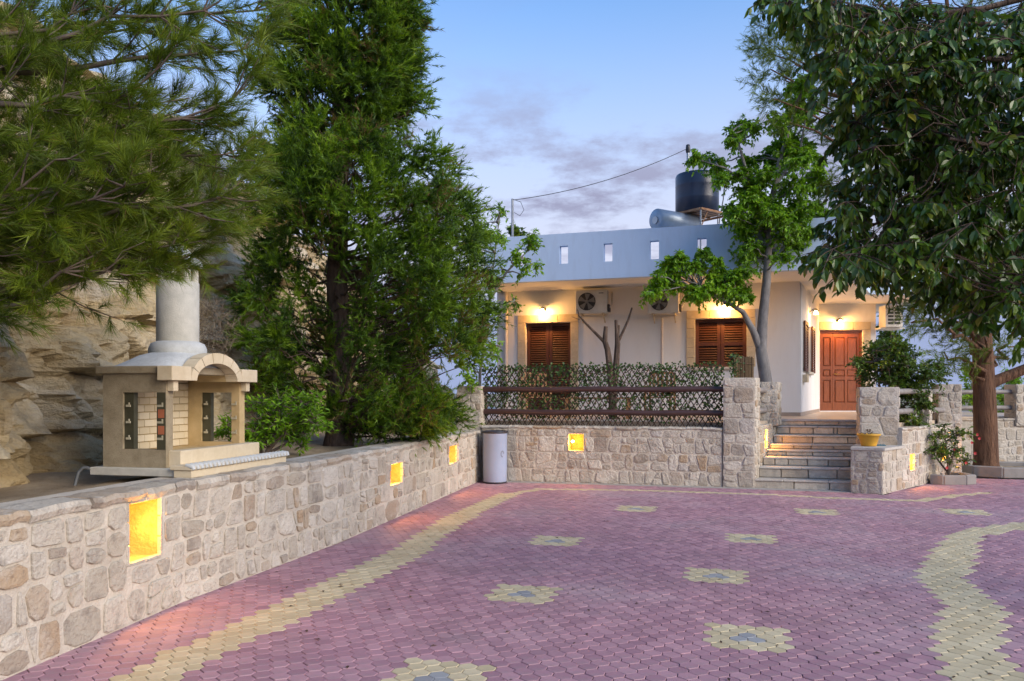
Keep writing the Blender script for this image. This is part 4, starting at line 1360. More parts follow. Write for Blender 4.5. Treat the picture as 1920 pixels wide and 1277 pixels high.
# dry brush on the cliff
dO, dD, dL, dr = [], [], [], []
dry = thing('dry_bush', 'tangled grey brown dry bush on the cliff beside the chimney', 'bush', P(395, 690, 10.2))
for k in range(1100):
    a_ = rng.uniform(0, 6.28); q_ = math.sqrt(rng.random())
    x = 397 + math.cos(a_) * q_ * 42; y = 625 + math.sin(a_) * q_ * 62
    dO.append(P(x, y, 10.2 + rng.uniform(-.4, .4))); dD.append(Vector((rng.gauss(0, 1), rng.gauss(0, 1), rng.gauss(.5, .8))).normalized()); dL.append(rng.uniform(.08, .3)); dr.append(rng.random())
needles('twigs', np.array(dO), np.array(dD), np.array(dL), .007, M['dry'], dry, np.array(dr))
# distant greenery beyond the boundary wall and behind the house corner
for (lb, bx, blobs, Yd) in (('bright green bush beyond the boundary wall, right of the pine trunk', P(1900, 800, 22), [(1900, 740, 28, 8), (1880, 755, 20, 5), (1915, 760, 20, 5), (1890, 715, 16, 3)], 22),
                            ('bright green bush beyond the boundary wall, left of the pine trunk', P(1825, 800, 21), [(1823, 735, 16, 6), (1822, 760, 16, 5), (1818, 700, 14, 4), (1835, 690, 14, 3)], 21)):
    shrub('hedge_bush', lb, bx, blobs, Yd, .6, M['leaf_lime'], .10, 10, 9, group='bushes beyond the boundary wall', rmin=.22, rmax=.34)
shrub('sapling', 'thin tree rising behind the right corner of the house', P(1668, 760, 27), [(1660, 620, 14, 4), (1672, 600, 12, 3), (1680, 635, 10, 3), (1655, 645, 10, 3), (1668, 660, 14, 4)], 27, .5, M['leaf_shrub'], .16, 10, 9, cat='tree', rmin=.25, rmax=.4)
shrub('treetop', 'small treetop showing above the roof near the antenna pole', P(973, 470, 34), [(972, 440, 9, 5), (966, 432, 6, 2)], 34, .4, M['leaf_shrub'], .2, 10, 9, cat='tree', rmin=.25, rmax=.4)

# pruned bare tree behind the trellis
YB = 15.6
pt_ = thing('pruned_tree', 'leafless pruned tree with lopped branches behind the trellis', 'tree', P(1150, 785, YB))
mb = MB()
mb.tube([P(1150, 790, YB), P(1148, 740, YB), P(1144, 690, YB), P(1139, 655, YB), P(1134, 640, YB), P(1136, 612, YB)], [0.0864, 0.0792, 0.0684, 0.0576, 0.0540, 0.0396], 9)
mb.tube([P(1149, 745, YB), P(1155, 690, YB), P(1158, 645, YB), P(1156, 620, YB), P(1155, 600, YB)], [0.0720, 0.0648, 0.0540, 0.0360, 0.0324], 9)
mb.tube([P(1135, 643, YB), P(1120, 628, YB), P(1100, 608, YB), P(1086, 592, YB), P(1083, 580, YB)], [0.0360, 0.0288, 0.0230, 0.0173, 0.0115], 8)
mb.tube([P(1158, 643, YB), P(1168, 622, YB), P(1178, 600, YB), P(1185, 577, YB)], [0.0324, 0.0259, 0.0216, 0.0173], 8)
mb.tube([P(1158, 640, YB), P(1160, 610, YB)], [0.0288, 0.0245], 8)
mb.tube([P(1088, 600, YB), P(1072, 594, YB)], [0.0072, 0.0043], 5)
mb.build('trunk', M['bark'], pt_)

# ivy threaded through the trellis, and on the reed screen
n = 3500
ss = npr.uniform(.05, tl - .05, n)
zz_ = TZ0 + .08 + (TZ1 - TZ0 + .0) * npr.power(1.35, n) * .97
O = np.array([tf(s_, z, rng.uniform(-.03, .05)) for s_, z in zip(ss, zz_)])
D = unit(npr.normal(size=(n, 3)) * np.array([1, .4, 1]))
Nn = unit(np.array([-.25, -1, .3]) + npr.normal(size=(n, 3)) * .5)
tag(leaves('ivy_leaves', O, D, Nn, npr.uniform(.035, .062, n), .8, M['leaf_ivy'], tr, npr.random(n), .15), kind='stuff')

# reed screen along the side of the steps
rs = thing('reed_screen', 'brown reed screen standing on edge behind the tall stone pillar', 'screen', (4.2, 14.3, 1.05))
ra, rb = Vector((3.90, 13.86)), Vector((4.56, 14.92))
vv, ff, rr = [], [], []
for k in range(95):
    t_ = k / 94 + rng.uniform(-.004, .004)
    q_ = ra.lerp(rb, t_)
    w = .0065
    zt = 2.27 + rng.uniform(-.02, .02)
    ox = rng.uniform(-.012, .012)
    b_ = len(vv)
    for zq in (1.04, zt):
        for m_ in range(4):
            a_ = m_ * math.pi / 2
            vv.append((q_.x + ox + math.cos(a_) * w, q_.y - ox * .6 + math.sin(a_) * w, zq))
    ff += [(b_ + m_, b_ + (m_ + 1) % 4, b_ + 4 + (m_ + 1) % 4, b_ + 4 + m_) for m_ in range(4)] + [(b_ + 4, b_ + 5, b_ + 6, b_ + 7)]
    rr += [rng.random()] * 5
tag(npmesh('reeds', vv, ff, M['reed'], rs, rr), kind='stuff')
for z in (1.4, 1.85, 2.15):
    MB().tube([(ra.x + .02, ra.y - .012, z), (rb.x + .02, rb.y - .012, z)], .005, 5).build('binding', M['slat'], rs)
n = 240
tq = npr.random(n) ** 2.2 * .35
O = np.array([(ra.x + (rb.x - ra.x) * t_ + rng.gauss(-.03, .04), ra.y + (rb.y - ra.y) * t_ - .02 + rng.gauss(0, .03), rng.uniform(1.5, 2.3)) for t_ in tq])
tag(leaves('ivy_leaves', O, unit(npr.normal(size=(n, 3))), unit(np.array([0, -1, .3]) + npr.normal(size=(n, 3)) * .5), npr.uniform(.04, .07, n), .8, M['leaf_ivy'], rs, npr.random(n), .15), kind='stuff')
for z, lb in ((1.66, 'upper short log rail beside the steps, behind the tall pillar'), (1.285, 'lower short log rail beside the steps, behind the tall pillar')):
    a_, b_ = Vector((4.10, 13.75, z)), Vector((4.79, 14.90, z))
    tag(MB().tube([a_, a_.lerp(b_, .5), b_], .052, 12).build('log_rail', M['grey_rail'], loc=a_), lb, 'rail', 'log rails beside the steps')
# rails right of the steps
for (a_, b_, nm) in ((Vector((6.45, 13.42)), Vector((7.50, 14.36)), 'between the pale pillar and the narrow post'), (Vector((7.50, 14.34)), Vector((8.3, 15.12)), 'between the narrow post and the corner pillar'),
                     (Vector((8.45, 15.3)), Vector((9.08, 17.1)), 'running back from the corner pillar'), (Vector((9.05, 17.12)), Vector((14, 17.7)), 'behind the big pine trunk')):
    for z, wd in ((1.63, 'upper'), (1.285, 'lower')):
        tag(MB().tube([(a_.x, a_.y, z), ((a_.x + b_.x) / 2, (a_.y + b_.y) / 2, z + .01), (b_.x, b_.y, z)], .05, 12).build('log_rail', M['grey_rail'], loc=(a_.x, a_.y, z)), wd + ' weathered log rail ' + nm, 'rail', 'log rails right of the steps')

# ------------------------------------------------------------------ house
C1 = Vector((6.42, 17.6)); C0 = Vector((-.37, 19.51)); C2 = Vector((8.56, 22.0)); C3 = Vector((10.14, 22.0))
house = thing('house', 'white single storey house with blue parapet and lit porch', 'house', (C1.x, C1.y, 1.09))
Z0, ZS = 1.09, 4.10
fu = (C1 - C0).normalized(); fnm = Vector((fu.y, -fu.x))      # along the facade to the right, and out of it
FL = (C1 - C0).length


def hf(s_, d, z):
    """facade frame: s along, d out of the wall"""
    q_ = C0 + fu * s_ + fnm * d
    return Vector((q_.x, q_.y, z))


def s_px(x):
    k = (x - 960) / FPX
    # C0 + fu*s = k*Y
    return (k * C0.y - C0.x) / (fu.x - k * fu.y)


def z_px(s_, y):
    q_ = C0 + fu * s_
    return EYE - (y - HZ) / FPX * q_.y


# wall pieces around the two openings
w1a, w1b = s_px(985), s_px(1070); w1t = z_px(s_px(1027), 605); w1z = Z0 + .04
w2a, w2b = s_px(1303), s_px(1400); w2t = z_px(s_px(1350), 597); w2z = z_px(s_px(1350), 688)
def wall_with_holes(fr, s0, s1, z0, z1, holes, th, name, m, parent):
    mb = MB()
    xs = sorted(set([s0, s1] + [h for q_ in holes for h in q_[:2]])); zs = sorted(set([z0, z1] + [h for q_ in holes for h in q_[2:]]))
    inh = lambda a_, b_: any(q_[0] < a_ < q_[1] and q_[2] < b_ < q_[3] for q_ in holes)
    for i in range(len(xs) - 1):
        for j in range(len(zs) - 1):
            if inh((xs[i] + xs[i + 1]) / 2, (zs[j] + zs[j + 1]) / 2): continue
            for d, fl in ((0, 0), (-th, 1)):
                v_ = [fr(xs[i], d, zs[j]), fr(xs[i + 1], d, zs[j]), fr(xs[i + 1], d, zs[j + 1]), fr(xs[i], d, zs[j + 1])]
                mb.add(v_, [(0, 1, 2, 3) if not fl else (3, 2, 1, 0)])
    for q_ in list(holes):
        a0, a1, b0, b1 = q_
        mb.add([fr(a0, 0, b0), fr(a1, 0, b0), fr(a1, -th, b0), fr(a0, -th, b0)], [(0, 1, 2, 3)])
        mb.add([fr(a0, 0, b1), fr(a1, 0, b1), fr(a1, -th, b1), fr(a0, -th, b1)], [(3, 2, 1, 0)])
        mb.add([fr(a0, 0, b0), fr(a0, 0, b1), fr(a0, -th, b1), fr(a0, -th, b0)], [(3, 2, 1, 0)])
        mb.add([fr(a1, 0, b0), fr(a1, 0, b1), fr(a1, -th, b1), fr(a1, -th, b0)], [(0, 1, 2, 3)])
    # rim
    mb.add([fr(s0, 0, z1), fr(s1, 0, z1), fr(s1, -th, z1), fr(s0, -th, z1)], [(0, 1, 2, 3)])
    mb.add([fr(s0, 0, z0), fr(s1, 0, z0), fr(s1, -th, z0), fr(s0, -th, z0)], [(3, 2, 1, 0)])
    mb.add([fr(s0, 0, z0), fr(s0, 0, z1), fr(s0, -th, z1), fr(s0, -th, z0)], [(0, 1, 2, 3)])
    mb.add([fr(s1, 0, z0), fr(s1, 0, z1), fr(s1, -th, z1), fr(s1, -th, z0)], [(3, 2, 1, 0)])
    return mb.build(name, m, parent)


wall_with_holes(hf, 0, FL, Z0, ZS, [(w1a, w1b, w1z, w1t), (w2a, w2b, w2z, w2t)], .28, 'wall', M['plaster'], house)
# recess wall, door wall, and the hidden sides
ru = (C2 - C1).normalized(); rn_ = Vector((ru.y, -ru.x)); RL = (C2 - C1).length
rf = lambda s_, d, z: Vector((C1.x + ru.x * s_ + rn_.x * d, C1.y + ru.y * s_ + rn_.y * d, z))
rwa, rwb = 1.35, 2.35
wall_with_holes(rf, .27, RL + .3, Z0, ZS, [(rwa, rwb, 2.15, 3.25)], .28, 'wall', M['plaster'], house)
df = lambda s_, d, z: Vector((C2.x + s_, C2.y - d, z))
DL = C3.x - C2.x
da, db, dt = .02, 1.22, 3.37
wall_with_holes(df, 0, DL, Z0, ZS, [(da, db, Z0 + .03, dt)], .3, 'wall', M['plaster'], house)
MB().prism([(C3.x - .3, 22.32), (C3.x, 22.32), (C3.x + .6, 29), (C3.x + .3, 29)], Z0, ZS).build('wall', M['plaster'], house)
MB().prism([(C0.x, C0.y + .28), (C0.x + .28, C0.y + .2), (1.6, 29), (1.3, 29)], Z0, ZS).build('wall', M['plaster'], house)
# skirting
MB().bbox(hf, 4.2, FL + .012, 0, .012, Z0, Z0 + .09).build('skirting', M['skirting'], house)
MB().bbox(rf, -.0, RL, 0.0, .012, Z0, Z0 + .09).build('skirting', M['skirting'], house)
# roof slab and parapet
Q0, Q1, Q2, Q3 = Vector((-.62, 17.80)), Vector((6.64, 15.55)), Vector((8.94, 19.7)), Vector((11.2, 19.9))
roof_poly = [Q0, Q1, Q2, Q3, Vector((11.4, 29)), Vector((1.2, 29.2))]
MB().prism([(Q0.x + .10, Q0.y + .05), (Q1.x - .09, Q1.y + .09), (Q2.x - .06, Q2.y + .08), (Q3.x - .08, Q3.y + .08), (11.3, 28.9), (1.25, 29.1)], ZS, ZS + .2).build('roof_slab', M['plaster'], house)
pu = (Q1 - Q0).normalized(); pn = Vector((pu.y, -pu.x)); PL = (Q1 - Q0).length
pf = lambda s_, d, z: Vector((Q0.x + pu.x * s_ + pn.x * d, Q0.y + pu.y * s_ + pn.y * d, z))
ZP = 5.10
holes = []
for x in (975, 1057, 1140, 1227, 1316, 1406, 1498):
    k = (x - 960) / FPX
    s_ = (k * Q0.y - Q0.x) / (pu.x - k * pu.y)
    holes.append((s_ - .095, s_ + .095, 4.44, 4.83))
par = wall_with_holes(pf, 0, PL, ZS - .02, ZP, holes, .16, 'parapet', M['parapet'], house)
par['label'] = 'pale blue parapet with small rectangular openings'
for (A_, B_) in ((Q1, Q2), (Q2, Q3), (Q3, Vector((11.4, 29)))):
    u_ = (B_ - A_).normalized(); n_ = Vector((u_.y, -u_.x)); ll = (B_ - A_).length
    MB().bbox(lambda s_, d, z: Vector((A_.x + u_.x * s_ + n_.x * d, A_.y + u_.y * s_ + n_.y * d, z)), .0, ll, -.16, .0, ZS - .015, ZP - .002).build('parapet', M['parapet'], house)
MB().prism([(1.2, 29.0), (11.4, 28.8), (11.4, 29.0), (1.2, 29.2)], ZS, ZP).build('parapet', M['parapet'], house)
u_ = (Vector((1.2, 29.2)) - Q0).normalized(); n_ = Vector((u_.y, -u_.x))
MB().prism([(Q0.x + .0, Q0.y + .16), (Q0.x + .16, Q0.y + .12), (1.36, 29.0), (1.2, 29.0)], ZS, ZP - .004).build('parapet', M['parapet'], house)


def surround(fr, a0, a1, z0, z1, w, sill):
    """stone blocks round an opening"""
    n_ = 5
    h = (z1 - z0) / n_
    for sd_ in (0, 1):
        for k in range(n_):
            x0, x1 = (a0 - w, a0) if sd_ == 0 else (a1, a1 + w)
            MB().bbox(fr, x0, x1, -.04, .022 + rng.uniform(0, .003), z0 + h * k + .003, z0 + h * (k + 1) - .003, .004).build('surround_stone', M['surround'], house)
    n2 = 3
    tw = (a1 - a0 + 2 * w) / n2
    for k in range(n2):
        MB().bbox(fr, a0 - w + tw * k + .003, a0 - w + tw * (k + 1) - .003, -.04, .025, z1 + .003, z1 + w, .004).build('lintel_stone', M['surround'], house)
    if sill:
        MB().bbox(fr, a0 - w * .5, a1 + w * .5, -.25, .07, z0 - .06, z0 - .002, .006).build('sill', M['pale_stone'], house)


surround(hf, w1a, w1b, w1z, w1t, .19, False)
surround(hf, w2a, w2b, w2z, w2t, .19, True)


def shutters(fr, a0, a1, z0, z1, name, depth=-.14):
    mid = (a0 + a1) / 2
    for (x0, x1) in ((a0 + .01, mid - .006), (mid + .006, a1 - .01)):
        st_ = .075
        mb = MB()
        mb.bbox(fr, x0, x0 + st_, depth - .04, depth, z0, z1)
        mb.bbox(fr, x1 - st_, x1, depth - .04, depth, z0, z1)
        zm = z0 + (z1 - z0) * .48
        for (p0, p1) in ((z0, z0 + st_), (zm - .04, zm + .04), (z1 - st_, z1)):
            mb.bbox(fr, x0 + st_, x1 - st_, depth - .039, depth - .001, p0, p1)
        lf_ = mb.build(name, M['shutter'], house)
        z = z0 + st_ + .01
        while z < z1 - st_ - .03:
            if not (zm - .07 < z < zm + .04):
                MB().hexa([fr(x0 + st_, depth - .036, z + .03), fr(x1 - st_, depth - .036, z + .03), fr(x1 - st_, depth - .006, z), fr(x0 + st_, depth - .006, z),
                           fr(x0 + st_, depth - .034, z + .042), fr(x1 - st_, depth - .034, z + .042), fr(x1 - st_, depth - .004, z + .010), fr(x0 + st_, depth - .004, z + .010)]).build('slat', M['shutter'], lf_)
            z += .055


shutters(hf, w1a, w1b, w1z, w1t, 'door_shutter')
shutters(hf, w2a, w2b, w2z, w2t, 'window_shutter')
for (a0, a1, z0, z1) in ((w1a, w1b, w1z, w1t), (w2a, w2b, w2z, w2t)):
    MB().bbox(hf, a0, a1, -.27, -.24, z0, z1).build('inner_panel', M['shutter'], house)
# recess window with opened shutters
MB().bbox(rf, rwa, rwb, -.2, -.17, 2.15, 3.25).build('window_pane', M['ac_dark'], house)
for k in range(3):
    MB().bbox(rf, rwa + (rwb - rwa) * k / 2 - .02, rwa + (rwb - rwa) * k / 2 + .02, -.17, -.12, 2.15, 3.25).build('window_bar', M['white_pipe'], house)
for k in range(1, 5):
    MB().bbox(rf, rwa, rwb, -.165, -.125, 2.15 + 1.1 * k / 5 - .012, 2.15 + 1.1 * k / 5 + .012).build('window_bar', M['white_pipe'], house)
for (q0, q1) in ((rwa - .74, rwa - .04), (rwb + .04, rwb + .74)):
    mb = MB()
    mb.bbox(rf, q0, q1, .02, .06, 2.12, 2.20); mb.bbox(rf, q0, q1, .02, .06, 3.20, 3.28); mb.bbox(rf, q0, q0 + .07, .021, .059, 2.2, 3.2); mb.bbox(rf, q1 - .07, q1, .021, .059, 2.2, 3.2)
    lf_ = mb.build('open_shutter', M['shutter'], house)
    z = 2.22
    while z < 3.17:
        MB().bbox(rf, q0 + .07, q1 - .07, .028, .052, z, z + .035).build('slat', M['shutter'], lf_)
        z += .06
MB().bbox(rf, rwa - .12, rwb + .12, -.1, .08, 2.06, 2.13, .006).build('sill', M['pale_stone'], house)
MB().bbox(rf, .55, .95, .0, .10, 1.86, 2.04, .006).build('meter_box', M['surround'], house)
# front door
dr = MB()
dr.bbox(df, da, da + .06, -.16, -.06, Z0 + .03, dt); dr.bbox(df, db - .06, db, -.16, -.06, Z0 + .03, dt); dr.bbox(df, da + .06, db - .06, -.16, -.06, dt - .07, dt)
dro = dr.build('door', M['door'], house)
dz0, dz1 = Z0 + .035, dt - .075
leaf = ((da + .065, da + .385, 1), (da + .392, db - .065, 2))
for (x0, x1, n_) in leaf:
    MB().bbox(df, x0, x1, -.15, -.11, dz0, dz1).build('door_leaf', M['door'], dro)
    cw = (x1 - x0) / n_
    MB().bbox(df, x0, x0 + .05, -.11, -.085, dz0, dz1).build('stile', M['door'], dro)
    MB().bbox(df, x1 - .05, x1, -.11, -.085, dz0, dz1).build('stile', M['door'], dro)
    if n_ == 2: MB().bbox(df, (x0 + x1) / 2 - .035, (x0 + x1) / 2 + .035, -.11, -.086, dz0, dz1).build('stile', M['door'], dro)
    for (p0, p1) in ((dz0, dz0 + .22), (dz0 + .86, dz0 + .95), (dz0 + 1.15, dz0 + 1.24), (dz1 - .12, dz1)):
        MB().bbox(df, x0 + .05, x1 - .05, -.11, -.087, p0, p1).build('cross_rail', M['door'], dro)
    for c_ in range(n_):
        a_ = x0 + .05 + (x1 - x0 - .1) * c_ / n_ + .025; b_ = x0 + .05 + (x1 - x0 - .1) * (c_ + 1) / n_ - .025
        if n_ == 2:
            if c_ == 0: b_ -= .02
            else: a_ += .02
        for (p0, p1) in ((dz0 + .24, dz0 + .84), (dz0 + .97, dz0 + 1.13), (dz0 + 1.26, dz1 - .14)):
            MB().bbox(df, a_, b_, -.112, -.091, p0, p1, .018).build('panel', M['door'], dro)
kx = leaf[1][0] + .035
MB().tube([df(kx, -.085, dz0 + 1.02), df(kx, -.03, dz0 + 1.02), df(kx + .11, -.03, dz0 + 1.02)], .010, 8).build('handle', M['brass'], dro)
for k in range(6):
    h = (dt - Z0) / 6
    MB().bbox(df, db + .002, db + .215, -.05, .022, Z0 + h * k + .003, Z0 + h * (k + 1) - .003, .004).build('surround_stone', M['surround'], house)
for k in range(3):
    tw = (db + .215) / 3
    MB().bbox(df, tw * k + .004, tw * (k + 1) - .003, -.05, .025, dt + .003, dt + .225, .004).build('lintel_stone', M['surround'], house)
# downpipe at the left end
MB().tube([hf(.24, .05, Z0), hf(.24, .05, ZS - .25), hf(.24, .05, ZS)], .045, 10).build('downpipe', M['white_pipe'], house)
MB().tube([hf(s_px(1242), .02, Z0), hf(s_px(1242), .02, 3.35)], .016, 8).build('drain_pipe', M['white_pipe'], house)


# ---- sconces
def sconce(label, base_, outv, watts):
    root = thing('wall_lamp', label, 'lamp', base_, 'porch wall lamps')
    b_ = Vector(base_); o_ = Vector(outv).normalized()
    MB().lathe([(.001, -.0), (.05, .0), (.05, .012), (.001, .02)], b_, 14, o_).build('back_plate', M['metal_dark'], root)
    hd = b_ + o_ * .15 + Vector((0, 0, .02))
    MB().tube([b_ + o_ * .01, b_ + o_ * .07 + Vector((0, 0, .06)), b_ + o_ * .13 + Vector((0, 0, .075)), hd + Vector((0, 0, .03))], .009, 7).build('arm', M['metal_dark'], root)
    MB().lathe([(.006, .06), (.02, .05), (.035, .03), (.085, .012), (.086, .006), (.03, .018), (.01, .02)], hd, 18).build('cap', M['metal_dark'], root)
    MB().lathe([(.022, .008), (.036, -.02), (.052, -.06), (.06, -.085), (.001, -.095)], hd, 16).build('glass_shade', M['glass_lit'], root)
    lamp_light('lamp_glow', hd + Vector((0, 0, -.125)), watts, (1.0, 0.47, 0.12), .025, root)      # just under the glass


sA = s_px(1020); sB = s_px(1358)
sconce('lit wall lamp above the tall shuttered door, left end of the facade', hf(sA, .026, z_px(sA, 582)), (fnm.x, fnm.y, 0), 32)
sconce('lit wall lamp above the shuttered window, half behind leaves', hf(sB, .026, z_px(sB, 576)), (fnm.x, fnm.y, 0), 32)
sconce('lit wall lamp on the white side wall left of the front door', rf(2.15, .0, 3.62), (rn_.x, rn_.y, 0), 12)
sconce('lit wall lamp above the wooden front door', df(.52, .026, EYE + 136 / FPX * 22), (0, -1, 0), 38)


# ---- air conditioners
def ac_unit(label, x0, x1, y0, y1, seed):
    s0, s1 = s_px(x0), s_px(x1)
    sm = (s0 + s1) / 2
    z1, z0 = z_px(sm, y0), z_px(sm, y1)
    root = thing('air_conditioner', label, 'air conditioner', hf(sm, .0, z0), 'outdoor air conditioner units')
    D0, D1 = .12, .42
    body = MB().bbox(hf, s0, s1, D0, D1, z0, z1, .012).build('casing', M['ac'], root)
    r_ = (z1 - z0) * .40
    cx = s0 + r_ + .06; cz = (z0 + z1) / 2
    fan = MB().lathe([(r_, -.002), (r_, .004), (.001, .004)], hf(cx, D1, cz), 28, (fnm.x, fnm.y, 0)).build('fan_opening', M['ac_dark'], root)
    MB().lathe([(r_ - .01, 0), (r_ + .008, .016), (r_ + .02, 0)], hf(cx, D1, cz), 28, (fnm.x, fnm.y, 0)).build('fan_ring', M['ac'], root)
    for k in range(5):
        a_ = k * 2 * math.pi / 5 + seed
        mb = MB()
        v_ = []
        for (rr, da_) in ((.22, -.35), (.9, -.42), (.95, .25), (.25, .3)):
            v_.append(hf(cx + math.cos(a_ + da_) * r_ * rr, D1 + .006 + (.012 if da_ > 0 else 0), cz + math.sin(a_ + da_) * r_ * rr))
        mb.add(v_, [(0, 1, 2, 3)]).add([p + Vector((fnm.x, fnm.y, 0)) * -.001 for p in v_], [(3, 2, 1, 0)])
        mb.build('fan_blade', M['ac_fan'], fan)
    MB().lathe([(.045, .0), (.045, .022), (.001, .026)], hf(cx, D1 + .004, cz), 14, (fnm.x, fnm.y, 0)).build('fan_hub', M['ac_fan'], fan)
    MB().bbox(hf, s1 - .19, s1 - .08, D1, D1 + .003, z1 - .085, z1 - .068).build('badge', M['ac_dark'], body)
    for sx in (s0 + .1, s1 - .12):
        mb = MB()
        mb.bbox(hf, sx, sx + .035, .0, D1 - .02, z0 - .035, z0 - .002)
        mb.hexa([hf(sx + .005, .0, z0 - .2), hf(sx + .03, .0, z0 - .2), hf(sx + .03, .02, z0 - .2), hf(sx + .005, .02, z0 - .2), hf(sx + .005, D1 - .1, z0 - .036), hf(sx + .03, D1 - .1, z0 - .036), hf(sx + .03, D1 - .07, z0 - .036), hf(sx + .005, D1 - .07, z0 - .036)])
        mb.build('bracket', M['surround'], root)
    MB().bbox(hf, s1 + .001, s1 + .05, D0 + .04, D1 - .06, z0 + .03, z0 + .2, .01).build('valve_cover', M['ac_dark'], root)
    MB().tube([hf(s1 + .05, .3, z0 + .12), hf(s1 + .09, .28, z0 + .2), hf(s1 + .08, .1, z1 - .05), hf(s1 + .05, .02, z1 - .02)], .018, 7).build('pipe', M['white_pipe'], root)


ac_unit('white air conditioner unit left of the bare pruned tree top', 1085, 1143, 548, 590, .3)
ac_unit('white air conditioner unit partly hidden by the low leafy branch', 1218, 1275, 550, 590, .9)
# unit on the far right side
root = thing('air_conditioner', 'small louvred air conditioner box right of the front door', 'air conditioner', (10.5, 22.0, 3.45), 'outdoor air conditioner units')
bf_ = lambda a_, b_, c_: Vector((a_, b_, c_))
MB().bbox(bf_, 10.22, 10.70, 21.6, 22.0, 3.42, 4.02, .01).build('casing', M['ac'], root)
for r_ in range(5):
    for c_ in range(2):
        MB().bbox(bf_, 10.29 + c_ * .18, 10.44 + c_ * .18, 21.592, 21.602, 3.50 + r_ * .093, 3.56 + r_ * .093).build('louvre', M['ac_dark'], root)
MB().bbox(bf_, 10.12, 10.80, 21.7, 22.3, 3.38, 3.418).build('bracket', M['ac'], root)

# ---- roof: water tank on stand, solar heater, poles and wire
TYr = 20.0
tc_ = P(1307, 402, TYr)
tank = thing('water_tank', 'dark blue cylindrical plastic water tank on the roof', 'tank', tc_)
rt = 40 / FPX * TYr
MB().lathe([(.001, 0), (rt * .97, .0), (rt, .02), (rt, .35), (rt * 1.003, .36), (rt, .37), (rt, .68), (rt * 1.003, .69), (rt, .70), (rt, .93), (rt * .96, .985), (rt * .75, 1.02), (rt * .25, 1.05), (.001, 1.05)], tc_, 40).build('shell', M['tank'], tank)
MB().lathe([(.16, 1.03), (.16, 1.09), (.001, 1.10)], tc_, 18).build('lid', M['tank'], tank)
stn = thing('tank_stand', 'rusty steel stand carrying the dark blue water tank', 'stand', (tc_.x, tc_.y, 4.3))
cx, cy, cz = tc_.x, tc_.y, tc_.z
hw = rt * 1.08
ang = R(38)
sfr = lambda a_, b_, c_: Vector((cx + a_ * math.cos(ang) - b_ * math.sin(ang), cy + a_ * math.sin(ang) + b_ * math.cos(ang), c_))
for sx in (-1, 1):
    MB().bbox(sfr, -hw, hw, sx * hw - .025, sx * hw + .025, cz - .06, cz - .012).build('beam', M['rust'], stn)
    MB().bbox(sfr, sx * hw - .025, sx * hw + .025, -hw + .026, hw - .026, cz - .06, cz - .012).build('beam', M['rust'], stn)
    for sy in (-1, 1):
        MB().tube([sfr(sx * hw * .96, sy * hw * .96, cz - .05), sfr(sx * hw * .96, sy * hw * .96, 4.29)], .022, 6).build('leg', M['galv'], stn)
        MB().tube([sfr(sx * hw * .5, sy * hw * .96, cz - .06), sfr(sx * hw * .96, sy * hw * .96, cz - .5)], .014, 5).build('brace', M['rust'], stn)
for k in range(7):
    a_ = -hw + .1 + (2 * hw - .2) * k / 6
    MB().bbox(sfr, a_ - .05, a_ + .05, -hw, hw, cz - .011, cz - .001).build('plank', M['rust'], stn)
MB().tube([sfr(-hw, 0, cz - .035), sfr(hw, 0, cz - .035)], .018, 6).build('beam', M['rust'], stn)
hc = P(1231, 411, 19.2)
ht = thing('solar_heater', 'grey horizontal solar water heater cylinder beside the roof tank', 'water heater', (hc.x, hc.y, 4.3))
hax = Vector((.82, .55, -.0)).normalized()
rh = .255
MB().lathe([(.001, -.03), (rh * .7, -.025), (rh, .0), (rh, 1.3), (rh * .7, 1.33), (.001, 1.34)], hc, 28, hax).build('cylinder', M['heater'], ht)
MB().lathe([(.09, -.06), (.09, -.02)], hc - Vector((0, 0, .03)), 14, hax).build('end_fitting', M['galv'], ht)
MB().lathe([(.001, -.06), (.09, -.06)], hc - Vector((0, 0, .03)), 14, hax).build('end_cap', M['white_pipe'], ht)
for t_ in (.25, 1.05):
    p = hc + hax * t_
    MB().tube([p - Vector((0, 0, rh - .02)), (p.x + .1, p.y, 4.29)], .02, 6).build('leg', M['rust'], ht)
    MB().tube([p - Vector((0, 0, rh - .02)), (p.x - .12, p.y + .2, 4.29)], .02, 6).build('leg', M['rust'], ht)
pb = P(1290, 276, 21.2)
po = thing('roof_pole', 'grey pole standing behind the dark roof tank', 'pole', (pb.x, pb.y, 4.3))
MB().tube([(pb.x + .03, pb.y, 4.28), (pb.x, pb.y, pb.z)], .042, 10).build('shaft', M['galv'], po)
MB().lathe([(.001, .08), (.05, .06), (.06, .0), (.065, -.1), (.045, -.16)], pb, 12).build('cap', M['metal_dark'], po)
pa = P(961, 373, 19.4)
po = thing('roof_pole', 'slim grey pole at the left end of the roof', 'pole', (pa.x, pa.y, 4.3))
MB().tube([(pa.x, pa.y, 4.28), (pa.x, pa.y, pa.z)], .03, 8).build('shaft', M['galv'], po)
wp = []
for k in range(25):
    t_ = k / 24
    p = pa.lerp(pb, t_) - Vector((0, 0, .25 * 4 * t_ * (1 - t_) * .8 + .03))
    wp.append(p)
tag(MB().tube(wp, .009, 5).build('overhead_wire', M['metal_dark'], loc=wp[0]), 'thin dark wire strung between the two roof poles', 'wire')
lp = [pa + Vector((.02, -.03, -.02)), pa + Vector((.2, -.03, -.08)), pa + Vector((.28, -.03, -.28)), pa + Vector((.18, -.03, -.42)), pa + Vector((.04, -.03, -.34))]
tag(MB().tube(lp, .007, 5).build('wire_loop', M['metal_dark'], loc=pa), 'loose loop of wire hanging from the left roof pole', 'wire')
hs = [P(1343, 325, 20.3), P(1352, 335, 20.3), P(1358, 352, 20.3), P(1356, 375, 20.3), P(1350, 405, 20.3), P(1348, 425, 20.3)]
